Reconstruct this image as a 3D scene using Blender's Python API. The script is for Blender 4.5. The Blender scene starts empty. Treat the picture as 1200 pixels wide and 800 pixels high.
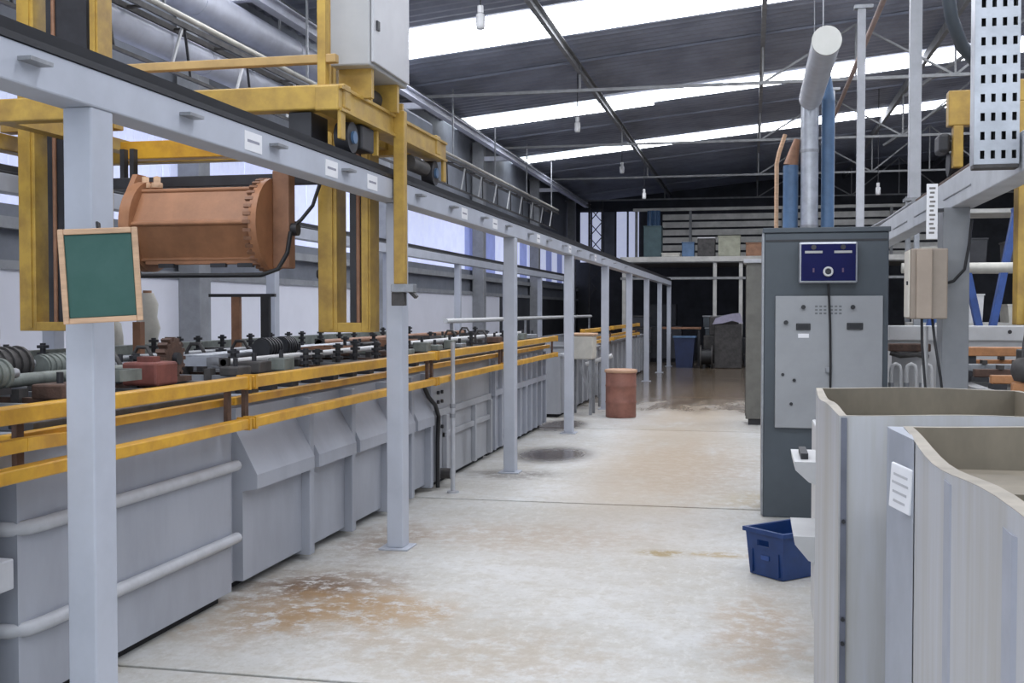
import bpy, bmesh, math, random
from mathutils import Vector, Matrix
random.seed(11)
S = bpy.context.scene
COL = S.collection

# ------------------------------------------------------------------ camera
cam_d = bpy.data.cameras.new('camera'); cam = bpy.data.objects.new('camera', cam_d); COL.objects.link(cam)
F_PX = 1300.0
cam_d.sensor_width = 36.0; cam_d.lens = 36.0 * F_PX / 1200.0; cam_d.clip_start = 0.05; cam_d.clip_end = 300
yaw = math.atan(281 / F_PX); pitch = math.atan(37 / F_PX * math.cos(yaw))
cam.location = (0, 0, 1.5)
cam.rotation_euler = (math.pi / 2 - pitch, 0, yaw)
S.camera = cam

# ------------------------------------------------------------------ daylight and exposure
SKYLIGHT_STRENGTH = 6.6          # translucent roof panels lit by the sky above them
WALL_PANEL_STRENGTH = 0.42       # translucent wall cladding, daylight behind it
w = bpy.data.worlds.new('world'); S.world = w; w.use_nodes = True
bg = w.node_tree.nodes['Background']
bg.inputs[0].default_value = (0.80, 0.90, 1.0, 1); bg.inputs[1].default_value = 1.6
S.view_settings.view_transform = 'Standard'; S.view_settings.look = 'None'
S.view_settings.exposure = 0.28; S.view_settings.gamma = 1.0; S.view_settings.use_curve_mapping = False

# ------------------------------------------------------------------ materials
MATS = {}
def mat(name, col, rough=0.55, metal=0.0, var=0.25, scale=5.0, bump=0.0, col2=None, emit=0.0, emit_col=None, streak=None, spec=None):
    if name in MATS: return MATS[name]
    m = bpy.data.materials.new(name); m.use_nodes = True
    nt = m.node_tree; N = nt.nodes; L = nt.links
    b = N['Principled BSDF']
    b.inputs['Roughness'].default_value = rough; b.inputs['Metallic'].default_value = metal
    if spec is not None: b.inputs['Specular IOR Level'].default_value = spec
    tc = N.new('ShaderNodeTexCoord'); mp = N.new('ShaderNodeMapping')
    L.new(tc.outputs['Object'], mp.inputs['Vector'])
    if streak: mp.inputs['Scale'].default_value = streak
    nz = N.new('ShaderNodeTexNoise'); nz.inputs['Scale'].default_value = scale; nz.inputs['Detail'].default_value = 5; nz.inputs['Roughness'].default_value = .65
    L.new(mp.outputs[0], nz.inputs['Vector'])
    rp = N.new('ShaderNodeValToRGB')
    c2 = col2 if col2 else tuple(c * (1 - var) for c in col)
    rp.color_ramp.elements[0].position = .36; rp.color_ramp.elements[1].position = .62
    rp.color_ramp.elements[0].color = (*c2, 1); rp.color_ramp.elements[1].color = (*col, 1)
    L.new(nz.outputs['Fac'], rp.inputs['Fac']); L.new(rp.outputs[0], b.inputs['Base Color'])
    if bump:
        bp = N.new('ShaderNodeBump'); bp.inputs['Strength'].default_value = bump; bp.inputs['Distance'].default_value = .02
        L.new(nz.outputs['Fac'], bp.inputs['Height']); L.new(bp.outputs[0], b.inputs['Normal'])
    if emit:
        b.inputs['Emission Color'].default_value = (*(emit_col or col), 1); b.inputs['Emission Strength'].default_value = emit
    MATS[name] = m
    return m

M_white_steel = mat('white_steel', (.46, .485, .55), .5, var=.10, scale=3)
M_rail_black = mat('rail_black', (.016, .017, .022), .55, var=.3)
M_tank = mat('tank_grey', (.345, .362, .41), .5, var=.16, scale=2.2, streak=(1, 1, .35))
M_tank2 = mat('tank_grey_warm', (.35, .36, .385), .5, var=.2, scale=2.5, streak=(1, 1, .35))
M_tank_pale = mat('tank_pale', (.475, .485, .515), .45, scale=2.6, streak=(3, 3, .22), col2=(.40, .39, .37))
M_tank_stain = mat('tank_inside_stained', (.25, .215, .16), .6, var=.35, scale=3, streak=(1, 1, .5))
M_rib = mat('pvc_rib', (.46, .47, .50), .4, var=.15, scale=6)
M_skid = mat('black_skid', (.012, .012, .014), .8)
M_liquid = mat('bath_liquid', (.05, .05, .045), .08, var=.3)
M_yellow = mat('yellow_paint', (.66, .36, .03), .4, scale=6, col2=(.48, .24, .025))
M_yellow2 = mat('yellow_crane_paint', (.50, .32, .06), .45, scale=5, col2=(.33, .20, .045))
M_copper = mat('copper_plastic', (.40, .185, .09), .5, var=.3, scale=4, bump=.1)
M_brown = mat('brown_plate', (.30, .15, .085), .55, var=.3, scale=6)
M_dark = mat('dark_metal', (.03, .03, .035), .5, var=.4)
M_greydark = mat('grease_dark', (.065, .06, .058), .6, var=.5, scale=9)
M_steel = mat('grey_steel', (.33, .34, .36), .4, metal=.4, var=.3, scale=8)
M_galv = mat('galvanised', (.46, .48, .52), .38, metal=.6, var=.2, scale=7)
M_duct = mat('duct_grey', (.54, .56, .64), .45, var=.2, scale=3)
M_beige = mat('beige_plastic', (.55, .53, .47), .5, var=.2, scale=5)
M_box_grey = mat('box_grey', (.42, .42, .42), .45, var=.08, scale=4)
M_green_board = mat('chalk_green', (.032, .098, .082), .75, var=.3, scale=7, col2=(.045, .115, .10))
M_wood = mat('raw_wood', (.62, .40, .25), .6, var=.25, scale=6, streak=(1, 1, 8))
M_paper = mat('paper_white', (.80, .80, .82), .7, var=.05)
M_ink = mat('ink', (.06, .06, .09), .7, var=.1)
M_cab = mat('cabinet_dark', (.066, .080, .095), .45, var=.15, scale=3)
M_door = mat('cabinet_door', (.31, .32, .335), .45, var=.1, scale=3)
M_blue_face = mat('blue_face', (.008, .010, .075), .6, var=.15, spec=.15)
M_crate = mat('crate_blue', (.012, .045, .17), .4, var=.3, scale=6)
M_drum = mat('drum_red', (.30, .13, .095), .55, var=.3, scale=6)
M_drum_lid = mat('drum_lid', (.50, .30, .19), .5, var=.2)
M_white = mat('white_plastic', (.60, .60, .60), .4, var=.1)
M_roof = mat('roof_sheet_grey', (.29, .31, .375), .6, var=.3, scale=1.2)
M_truss = mat('truss_grey', (.24, .245, .25), .6, var=.3)
M_wall_white = mat('plaster_white', (.84, .85, .93), .85, var=.05, scale=1.5)
M_wall_grey = mat('cladding_grey', (.20, .215, .25), .6, var=.25, scale=2)
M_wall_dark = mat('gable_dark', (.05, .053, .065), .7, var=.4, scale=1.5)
M_conc_col = mat('column_grey', (.31, .32, .34), .7, var=.2)
M_bluepipe = mat('blue_pipe', (.09, .17, .30), .4, var=.3, scale=3)
M_blue_steel = mat('blue_steel', (.03, .08, .28), .45, var=.3)
M_rust = mat('rusty', (.11, .06, .042), .7, var=.5, scale=14, bump=.3)
M_red = mat('red_dull', (.21, .065, .05), .6, var=.4, scale=9)
M_orange_rack = mat('orange_rack', (.52, .24, .10), .6, var=.4, scale=8)
M_cable = mat('cable_black', (.012, .012, .014), .5, var=.2)
M_greenish = mat('grey_green', (.20, .22, .20), .6, var=.4, scale=9)
M_pale_board = mat('pale_boards', (.50, .49, .46), .7, var=.3, scale=2)
M_pane = mat('pale_panel_lav', (.62, .66, .86), .6, var=.12, scale=3, emit=WALL_PANEL_STRENGTH, emit_col=(.68, .74, 1.0))
M_pane_blue = mat('pale_panel_blue', (.32, .38, .72), .6, var=.15, scale=3, emit=WALL_PANEL_STRENGTH * .45, emit_col=(.40, .48, 1.0))
M_sky = mat('skylight_sheet', (.8, .8, .8), .6, var=.03, emit=SKYLIGHT_STRENGTH, emit_col=(.94, .97, 1.04))
M_pinkrod = mat('rod_brown', (.34, .24, .20), .55, var=.3)

def floor_material():
    m = bpy.data.materials.new('stained_concrete'); m.use_nodes = True
    nt = m.node_tree; N = nt.nodes; L = nt.links; b = N['Principled BSDF']
    tc = N.new('ShaderNodeTexCoord'); P = tc.outputs['Object']
    def noise(sc, det=5, rough=.6, scale3=(1, 1, 1), loc=(0, 0, 0)):
        mp = N.new('ShaderNodeMapping'); mp.inputs['Scale'].default_value = scale3; mp.inputs['Location'].default_value = loc; L.new(P, mp.inputs[0])
        n = N.new('ShaderNodeTexNoise'); n.inputs['Scale'].default_value = sc; n.inputs['Detail'].default_value = det; n.inputs['Roughness'].default_value = rough
        L.new(mp.outputs[0], n.inputs['Vector']); return n.outputs['Fac']
    def ramp(src, a, bb):
        r = N.new('ShaderNodeMapRange'); r.interpolation_type = 'SMOOTHSTEP'
        r.inputs['From Min'].default_value = a; r.inputs['From Max'].default_value = bb; L.new(src, r.inputs['Value']); return r.outputs[0]
    def math_(op, a, bb):
        n = N.new('ShaderNodeMath'); n.operation = op; n.use_clamp = op in ('MULTIPLY', 'ADD')
        for i, v in enumerate((a, bb)):
            if isinstance(v, (int, float)): n.inputs[i].default_value = v
            else: L.new(v, n.inputs[i])
        return n.outputs[0]
    def mix(fac, a, bb):
        n = N.new('ShaderNodeMix'); n.data_type = 'RGBA'
        if isinstance(fac, (int, float)): n.inputs['Factor'].default_value = fac
        else: L.new(fac, n.inputs['Factor'])
        for i, v in ((6, a), (7, bb)):
            if isinstance(v, tuple): n.inputs[i].default_value = (*v, 1)
            else: L.new(v, n.inputs[i])
        return n.outputs[2]
    big = noise(.9); mid = noise(3.5, 8, .7); fine = noise(28, 4, .7); streaky = noise(1.6, 6, .65, (1, .35, 1), (3, 1, 0))
    c = mix(ramp(big, .35, .65), (.46, .45, .42), (.56, .56, .55))
    blot = noise(9, 9, .75); blot2 = noise(17, 7, .8, (1, .5, 1))
    c = mix(math_('MULTIPLY', ramp(mid, .44, .66), .40), c, (.42, .38, .31))
    c = mix(math_('MULTIPLY', ramp(blot, .47, .62), .38), c, (.38, .345, .28))
    c = mix(math_('MULTIPLY', ramp(blot2, .48, .64), .50), c, (.62, .62, .60))
    c = mix(math_('MULTIPLY', ramp(fine, .5, .75), .35), c, (.30, .265, .21))
    # traffic dirt down the middle of the aisle
    sx = N.new('ShaderNodeSeparateXYZ'); L.new(P, sx.inputs[0])
    n_ = N.new('ShaderNodeMath'); n_.operation = 'ADD'; n_.inputs[1].default_value = .85; L.new(sx.outputs[0], n_.inputs[0])
    ab = math_('ABSOLUTE', n_.outputs[0], 0)
    trk = math_('MULTIPLY', ramp(ab, 1.0, .15), ramp(sx.outputs[1], 4.5, 10.5))
    c = mix(math_('MULTIPLY', math_('MULTIPLY', trk, ramp(streaky, .22, .52)), .72), c, (.39, .295, .19))
    def spot(x, y, rx, ry, warp=.8, lo=.38):
        mp = N.new('ShaderNodeMapping'); mp.inputs['Location'].default_value = (-x / rx, -y / ry, 0); mp.inputs['Scale'].default_value = (1 / rx, 1 / ry, 0); L.new(P, mp.inputs[0])
        ln = N.new('ShaderNodeVectorMath'); ln.operation = 'LENGTH'; L.new(mp.outputs[0], ln.inputs[0])
        d = math_('SUBTRACT', ln.outputs['Value'], 0)
        k = N.new('ShaderNodeMath'); k.operation = 'MULTIPLY_ADD'; L.new(mid, k.inputs[0]); k.inputs[1].default_value = warp * 2; L.new(d, k.inputs[2])
        return math_('MULTIPLY', ramp(k.outputs[0], 1.15 + warp, .30 + warp), ramp(blot, lo, lo + .16))
    for (x, y, rx, ry, col, st) in [
        (-2.30, 5.62, .30, .28, (.085, .038, .022), 1.0), (-2.25, 5.62, .55, .6, (.20, .13, .075), .7), (-1.9, 5.25, .6, .5, (.36, .22, .09), .75), (-2.35, 5.0, .4, .6, (.34, .22, .11), .6),
        (-.55, 6.88, .22, .12, (.30, .21, .07), 1.0), (-.2, 6.9, .3, .09, (.36, .26, .11), .8), (.05, 5.3, .25, .9, (.36, .23, .11), .55),
        (.0, 8.9, .4, .5, (.36, .28, .14), .6), (-1.5, 7.2, 1.0, .6, (.36, .26, .17), .5), (-2.15, 9.9, .45, .4, (.16, .14, .12), .75), (-1.2, 4.7, .8, .6, (.36, .28, .19), .5), (-.6, 10.8, .9, 2.6, (.34, .24, .145), .5),
        (-2.35, 6.9, .3, .7, (.25, .165, .10), .6)]:
        c = mix(math_('MULTIPLY', spot(x, y, rx, ry), st), c, col)
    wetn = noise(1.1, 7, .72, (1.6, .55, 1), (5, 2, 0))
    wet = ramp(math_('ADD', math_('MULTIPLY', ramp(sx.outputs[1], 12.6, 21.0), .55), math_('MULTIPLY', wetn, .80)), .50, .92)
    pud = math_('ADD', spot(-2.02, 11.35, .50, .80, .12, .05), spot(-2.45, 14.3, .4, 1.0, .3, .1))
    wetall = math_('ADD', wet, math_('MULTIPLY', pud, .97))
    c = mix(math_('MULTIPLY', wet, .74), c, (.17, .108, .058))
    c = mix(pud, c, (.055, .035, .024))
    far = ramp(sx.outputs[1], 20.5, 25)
    c = mix(math_('MULTIPLY', far, .6), c, (.075, .06, .045))  # base colour darkened to imitate the dark reflection at the far end
    L.new(c, b.inputs['Base Color'])
    ro = N.new('ShaderNodeMapRange'); L.new(wetall, ro.inputs['Value']); ro.inputs['To Min'].default_value = .5; ro.inputs['To Max'].default_value = .13
    L.new(ro.outputs[0], b.inputs['Roughness'])
    bp = N.new('ShaderNodeBump'); bp.inputs['Strength'].default_value = .12; bp.inputs['Distance'].default_value = .01
    L.new(fine, bp.inputs['Height']); L.new(bp.outputs[0], b.inputs['Normal'])
    return m
M_floor = floor_material()

# ------------------------------------------------------------------ mesh helpers
ORG = {}
class MB:
    def __init__(s): s.v = []; s.f = []; s.sm = []
    def _add(s, vs, fs, smooth=False):
        o = len(s.v); s.v += [Vector(v) for v in vs]
        for f in fs: s.f.append([i + o for i in f]); s.sm.append(smooth)
        return s
    def box(s, x0, x1, y0, y1, z0, z1, bev=0.0):
        if x0 > x1: x0, x1 = x1, x0
        if y0 > y1: y0, y1 = y1, y0
        if z0 > z1: z0, z1 = z1, z0
        if bev <= 0:
            vs = [(x, y, z) for z in (z0, z1) for y in (y0, y1) for x in (x0, x1)]
            return s._add(vs, [(0, 2, 3, 1), (4, 5, 7, 6), (0, 1, 5, 4), (2, 6, 7, 3), (0, 4, 6, 2), (1, 3, 7, 5)])
        bm = bmesh.new(); r = bmesh.ops.create_cube(bm, size=1)
        for v in bm.verts: v.co = Vector(((x0 + x1) / 2 + v.co.x * (x1 - x0), (y0 + y1) / 2 + v.co.y * (y1 - y0), (z0 + z1) / 2 + v.co.z * (z1 - z0)))
        bmesh.ops.bevel(bm, geom=bm.edges[:], offset=min(bev, .49 * min(x1 - x0, y1 - y0, z1 - z0)), segments=2, affect='EDGES', profile=.5)
        bm.verts.index_update()
        s._add([v.co.copy() for v in bm.verts], [[v.index for v in f.verts] for f in bm.faces]); bm.free()
        return s
    def obox(s, c, size, rot):
        """box at c with size, rotated by Euler rot"""
        R = Matrix.Rotation(rot[2], 3, 'Z') @ Matrix.Rotation(rot[1], 3, 'Y') @ Matrix.Rotation(rot[0], 3, 'X')
        vs = [Vector(c) + R @ Vector((x * size[0] / 2, y * size[1] / 2, z * size[2] / 2)) for z in (-1, 1) for y in (-1, 1) for x in (-1, 1)]
        return s._add(vs, [(0, 2, 3, 1), (4, 5, 7, 6), (0, 1, 5, 4), (2, 6, 7, 3), (0, 4, 6, 2), (1, 3, 7, 5)])
    def bar(s, p0, p1, wd, ht):
        """rectangular bar between two points"""
        p0 = Vector(p0); p1 = Vector(p1); d = (p1 - p0).normalized()
        up = Vector((0, 0, 1)) if abs(d.z) < .95 else Vector((0, 1, 0))
        a = d.cross(up).normalized() * wd / 2; b = a.cross(d).normalized() * ht / 2
        vs = [p + a * i + b * j for p in (p0, p1) for j in (-1, 1) for i in (-1, 1)]
        return s._add(vs, [(0, 1, 3, 2), (4, 6, 7, 5), (0, 4, 5, 1), (2, 3, 7, 6), (0, 2, 6, 4), (1, 5, 7, 3)])
    def cyl(s, p0, p1, r, n=16, r2=None, caps=True):
        p0 = Vector(p0); p1 = Vector(p1); r2 = r if r2 is None else r2
        d = (p1 - p0).normalized(); up = Vector((0, 0, 1)) if abs(d.z) < .9 else Vector((1, 0, 0))
        a = d.cross(up).normalized(); b = d.cross(a).normalized()
        ring = [a * math.cos(2 * math.pi * i / n) + b * math.sin(2 * math.pi * i / n) for i in range(n)]
        vs = [p0 + q * r for q in ring] + [p1 + q * r2 for q in ring]
        s._add(vs, [(i, (i + 1) % n, n + (i + 1) % n, n + i) for i in range(n)], True)
        if caps:
            s._add([p0 + q * r for q in ring], [list(range(n))[::-1]])
            s._add([p1 + q * r2 for q in ring], [list(range(n))])
        return s
    def tube(s, pts, r, n=8):
        pts = [Vector(p) for p in pts]; vs = []; fs = []
        m = len(pts); prev = None
        for k, p in enumerate(pts):
            d = (pts[min(k + 1, m - 1)] - pts[max(k - 1, 0)]).normalized()
            if prev is None:
                up = Vector((0, 0, 1)) if abs(d.z) < .9 else Vector((1, 0, 0)); a = d.cross(up).normalized()
            else:
                a = (prev - d * prev.dot(d)).normalized()
            prev = a; b = d.cross(a)
            vs += [p + (a * math.cos(2 * math.pi * i / n) + b * math.sin(2 * math.pi * i / n)) * r for i in range(n)]
        for k in range(m - 1):
            for i in range(n): fs.append((k * n + i, k * n + (i + 1) % n, (k + 1) * n + (i + 1) % n, (k + 1) * n + i))
        s._add(vs, fs, True)
        s._add(vs[:n], [list(range(n))[::-1]]); s._add(vs[-n:], [list(range(n))])
        return s
    def prism(s, poly, axis, a0, a1):
        """poly of 2D points extruded along axis 'x' (poly in y,z), 'y' (x,z) or 'z' (x,y)"""
        def P(q, a): return {'x': (a, q[0], q[1]), 'y': (q[0], a, q[1]), 'z': (q[0], q[1], a)}[axis]
        n = len(poly); vs = [P(q, a0) for q in poly] + [P(q, a1) for q in poly]
        fs = [(i, (i + 1) % n, n + (i + 1) % n, n + i) for i in range(n)] + [list(range(n))[::-1], list(range(n, 2 * n))]
        return s._add(vs, fs)
    def lathe(s, prof, c, n=24):
        """prof = [(r, z)...] about the vertical axis at c"""
        c = Vector(c); vs = []
        for r, z in prof: vs += [c + Vector((r * math.cos(2 * math.pi * i / n), r * math.sin(2 * math.pi * i / n), z)) for i in range(n)]
        fs = [(k * n + i, k * n + (i + 1) % n, (k + 1) * n + (i + 1) % n, (k + 1) * n + i) for k in range(len(prof) - 1) for i in range(n)]
        s._add(vs, fs, True)
        for k in (0, len(prof) - 1):
            if prof[k][0] > 1e-4: s._add(vs[k * n:(k + 1) * n], [list(range(n)) if k else list(range(n))[::-1]])
        return s
    def build(s, name, material, parent=None, loc=None, recalc=True):
        org = ORG[parent] if parent else Vector(loc or (0, 0, 0))
        me = bpy.data.meshes.new(name)
        me.from_pydata([tuple(v - org) for v in s.v], [], s.f)
        for p, q in zip(me.polygons, s.sm): p.use_smooth = q
        if recalc:
            bm = bmesh.new(); bm.from_mesh(me); bmesh.ops.recalc_face_normals(bm, faces=bm.faces[:]); bm.to_mesh(me); bm.free()
        me.materials.append(material)
        o = bpy.data.objects.new(name, me); COL.objects.link(o)
        if parent: o.parent = parent
        else: o.location = org
        ORG[o] = org
        return o

def tag(o, label, cat, group=None):
    o['label'] = label; o['category'] = cat
    if group: o['group'] = group
    return o
def thing(name, label, cat, loc, group=None):
    o = bpy.data.objects.new(name, None); COL.objects.link(o); o.location = loc; o.empty_display_size = .1
    ORG[o] = Vector(loc); return tag(o, label, cat, group)
def struct(o): o['kind'] = 'structure'; return o
def copy_tree(o, dloc, parent=None, label=None, group=None):
    c = o.copy(); COL.objects.link(c)
    if parent is None: c.location = o.location + Vector(dloc); ORG[c] = ORG[o] + Vector(dloc)
    else: c.parent = parent; ORG[c] = ORG[parent]
    if label: c['label'] = label
    if group: c['group'] = group
    for ch in [x for x in bpy.data.objects if x.parent == o]: copy_tree(ch, (0, 0, 0), c)
    return c

# ================================================================== THE SETTING
XW, XR, YN, YB = -6.2, 9.0, -7.0, 40.0        # left wall, right wall, open near end, gable
def roof_z(x): return 5.40 + .10 * (x + 6.0)

# floor: sub-base and cast slabs with open joints
floor = struct(MB().box(XW - .3, XR + .3, YN, YB + .3, -.25, -.03).build('floor', mat('joint_dark', (.05, .045, .04), .9)))
ORG[floor] = Vector((0, 0, 0))
joints = [YN, -2.0, 4.20, 8.52, 13.98, 19.4, 25.0, 31.0, YB + .3]
for a, b_ in zip(joints[:-1], joints[1:]):
    ga, gb = (.022 if a in (8.52, 13.98) else .013), (.022 if b_ in (8.52, 13.98) else .013)
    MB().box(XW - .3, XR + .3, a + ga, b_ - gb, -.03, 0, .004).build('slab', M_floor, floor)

# roof
def corr_sheet(mb, x0, x1, y0, y1, pitch=.26, dep=.04, dz=0):
    n = max(2, int((y1 - y0) / (pitch / 4))); xs = [x0, x1]
    ph = [0, .15, 1, .85]
    vs = []; fs = []
    for k in range(n + 1):
        y = y0 + (y1 - y0) * k / n; h = dep * [0, 0, 1, 1][k % 4]
        for x in xs: vs.append((x, y, roof_z(x) + h + dz))
    for k in range(n): fs.append((2 * k, 2 * k + 1, 2 * k + 3, 2 * k + 2))
    return mb._add(vs, fs)
ceil = bpy.data.objects.new('ceiling', None); COL.objects.link(ceil); struct(ceil); ORG[ceil] = Vector((0, 0, 0))
sky = [(-2.3, -1.0), (3.7, 5.0), (9.6, 10.9), (15.35, 16.85), (21.95, 23.25), (27.75, 28.95)]
ycuts = [YN] + [v for a in sky for v in a] + [YB + .3]
for k in range(0, len(ycuts), 2):
    corr_sheet(MB(), XW - .3, XR + .3, ycuts[k] - .12, ycuts[k + 1] + .12).build('roof_sheet', M_roof, ceil, recalc=False)
for i, (a, b_) in enumerate(sky):
    if i < 3: segs = [(XW + .25, XR - .3, a, b_)]
    elif i == 3: segs = [(XW + .25, 1.5, a, b_), (1.4, XR - .3, a, b_)]
    else: segs = [(XW + .25, -2.0, a + .35, b_ - .1), (-2.9, 1.6, a, b_ - .35), (1.5, XR - .3, a - .05, b_ - .25)]
    for (x0, x1, y0, y1) in segs:
        # translucent sheet laid in the roof, just under the metal
        o = corr_sheet(MB(), x0, x1, y0, y1, dz=-.05).build('skylight_sheet', M_sky, ceil, recalc=False)
for x in (-5.75, -2.85, .15, 3.1, 6.0):          # purlins run along the hall
    for y0 in (YN, 6.5, 18.6, 31.0):
        y1 = {YN: 6.5, 6.5: 18.6, 18.6: 31.0, 31.0: YB}[y0]
        m_ = MB(); z = roof_z(x) - .08
        m_.prism([(x - .035, z - .16), (x + .035, z - .16), (x + .035, z - .145), (x - .02, z - .145), (x - .02, z - .015), (x + .035, z - .015), (x + .035, z), (x - .035, z)], 'y', y0, y1)
        m_.build('purlin', M_truss, ceil)

# left wall: plaster dado, grey cladding, row of pale translucent sheets
wl = struct(MB().box(XW - .25, XW, YN, 27.2, 0, 1.88).build('wall_left', M_wall_white)); ORG[wl] = Vector((0, 0, 0))
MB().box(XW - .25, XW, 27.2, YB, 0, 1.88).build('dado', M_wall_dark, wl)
MB().box(XW - .20, XW - .06, YN, YB, 1.88, 2.42).build('lower_cladding', M_wall_grey, wl)
MB().box(XW - .20, XW - .06, YN, YB, 3.62, 5.42).build('upper_cladding', M_wall_grey, wl)
MB().box(XW - .06, XW + .02, YN, YB, 1.85, 1.93).build('girt', M_conc_col, wl)
MB().box(XW - .06, XW + .04, YN, YB, 2.20, 2.30).build('girt', M_conc_col, wl)
MB().box(XW - .06, XW + .02, YN, YB, 3.56, 3.66).build('girt', M_conc_col, wl)
y = -6.9; k = 0
while y < YB - .5:
    wd = .98
    m_ = MB(); prof = []; n = 14
    for i in range(n + 1):
        yy = y + wd * i / n; prof.append((XW - .10 + (.03 if i % 2 else 0), yy))
    poly = prof + [(XW - .14, y + wd), (XW - .14, y)]
    m_.prism(poly, 'z', 2.42, 3.60)
    far = y > 24
    m_.build('translucent_sheet', M_pane_blue if (far and k % 2) else M_pane, wl)
    y += 1.0; k += 1
for y in (-1.9, 4.7, 11.35, 17.95, 24.55, 31.2, 37.8):
    MB().box(XW, XW + .26, y - .13, y + .13, 0, 5.3, .01).build('column', M_conc_col, wl)

# right wall (mostly hidden) and gable
wr = struct(MB().box(XR, XR + .25, YN, YB, 0, 6.95).build('wall_right', M_wall_grey)); ORG[wr] = Vector((0, 0, 0))
for y in range(-6, 38, 3):
    MB().box(XR - .04, XR, y, y + 1.0, 2.2, 4.2).build('translucent_sheet', M_pane, wr)
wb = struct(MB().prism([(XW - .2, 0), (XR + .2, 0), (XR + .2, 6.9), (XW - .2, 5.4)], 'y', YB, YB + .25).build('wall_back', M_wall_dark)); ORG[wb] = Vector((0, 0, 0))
for i in range(5):
    x0 = XW + .1 + i * .44
    MB().box(x0, x0 + .36, YB - .06, YB, 3.25, 5.05, .01).build('pale_sheet', M_pane if i != 2 else M_wall_grey, wb)

# ================================================================== ROOF TRUSSES
def truss(y, label):
    t = thing('roof_truss', label, 'truss', (XW, y, 5.2), 'roof trusses across the hall')
    zb = 5.20
    MB().bar((XW, y, zb), (XR, y, zb), .05, .05).build('bottom_chord', M_truss, t)
    MB().bar((XW, y, roof_z(XW) - .03), (XR, y, roof_z(XR) - .03), .04, .04).build('top_chord', M_roof, t)
    xs = [-2.85, .15, 1.6, 3.1, 4.55, 6.0, 7.5]
    for i, x in enumerate(xs):
        MB().bar((x, y, zb), (x, y, roof_z(x) - .09), .03, .035).build('upright', M_truss, t)
    for i in range(1, len(xs) - 1):
        a, c = (xs[i], xs[i + 1])
        za, zc = (zb, roof_z(c) - .09) if i % 2 else (roof_z(a) - .09, zb)
        MB().bar((a, y + .02, za), (c, y + .02, zc), .035, .035).build('diagonal', M_truss, t)
for y, l in ((18.6, 'grey steel truss between the widest skylight and the split skylight'), (24.8, 'grey steel truss between the two split skylights'),
             (31.0, 'grey steel truss above the front edge of the mezzanine'), (37.2, 'dim steel truss close to the dark gable wall')): truss(y, l)
# ridge-side diagonal tie rods seen against the skylights
for (y, x) in ((20.5, 2.6), (26.5, 2.9)):
    tag(MB().bar((x, y, 5.25), (x + 1.6, y - 1.2, 6.2), .05, .05).build('tie_rod', M_truss, loc=(x, y, 5.25)),
        'short steel tie rod slanting up to the roof beside the ' + ('nearer' if y < 22 else 'farther') + ' split skylight', 'tie rod', 'slanting tie rods')

# ================================================================== LEFT RUNWAY
XL = -2.18
rw = thing('crane_runway', 'pale grey crane runway beam on posts with a black rail along the aisle', 'crane runway', (XL, 3.3, 0))
MB().box(XL - .075, XL + .055, 1.2, 30.2, 2.172, 2.295, .006).build('beam', M_white_steel, rw)
rail = MB().prism([(XL - .06, 2.296), (XL + .06, 2.296), (XL + .06, 2.318), (XL + .03, 2.325), (XL + .035, 2.362), (XL - .035, 2.362), (XL - .03, 2.325), (XL - .06, 2.318)], 'y', 1.2, 30.2)
rail.build('rail', M_rail_black, rw)
for y in (3.36, 6.68, 10.03, 13.40, 16.80, 20.20, 23.60, 27.0, 30.1):
    p = MB().box(XL - .055, XL + .050, y - .065, y + .065, .012, 2.172, .006).build('post', M_white_steel, rw)
    MB().box(XL - .10, XL + .09, y - .10, y + .10, 0, .012, .003).build('base_plate', M_white_steel, p)
# lugs and paper stickers on the beam face
for y2 in (2.97, 3.92, 4.72, 5.62, 6.93, 7.75, 8.7, 9.6, 10.6, 11.6, 12.6, 13.7, 14.8, 16.0, 17.4, 19.0):
    MB().box(XL + .055, XL + .10, y2 - .055, y2 + .055, 2.240, 2.252).build('lug', M_steel, rw)
for y2 in (4.50, 5.42, 6.05, 8.13, 9.15, 11.1, 13.1, 15.3):
    st = MB().box(XL + .0552, XL + .0575, y2 - .085, y2 + .085, 2.19, 2.272).build('sticker', M_paper, rw)
    MB().box(XL + .0576, XL + .0580, y2 - .06, y2 + .06, 2.226, 2.238).build('print', mat('faint_print', (.30, .30, .36), .7), st)

# rear runway on the far side of the tanks
XK = -4.98
rk = thing('crane_runway', 'slimmer grey crane runway with black rail behind the tanks', 'crane runway', (XK, 7.0, 0))
MB().box(XK - .06, XK + .06, 1.2, 30.2, 2.30, 2.425, .006).build('beam', M_white_steel, rk)
MB().prism([(XK - .05, 2.426), (XK + .05, 2.426), (XK + .05, 2.44), (XK + .03, 2.45), (XK + .03, 2.49), (XK - .03, 2.49), (XK - .03, 2.45), (XK - .05, 2.44)], 'y', 1.2, 30.2).build('rail', M_rail_black, rk)
for y in (3.4, 7.2, 11.0, 14.8, 18.6, 22.4, 26.2, 30.0):
    p = MB().box(XK - .05, XK + .05, y - .06, y + .06, .012, 2.30, .005).build('post', M_white_steel, rk)
    MB().box(XK - .09, XK + .09, y - .1, y + .1, 0, .012).build('base_plate', M_white_steel, p)

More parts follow.
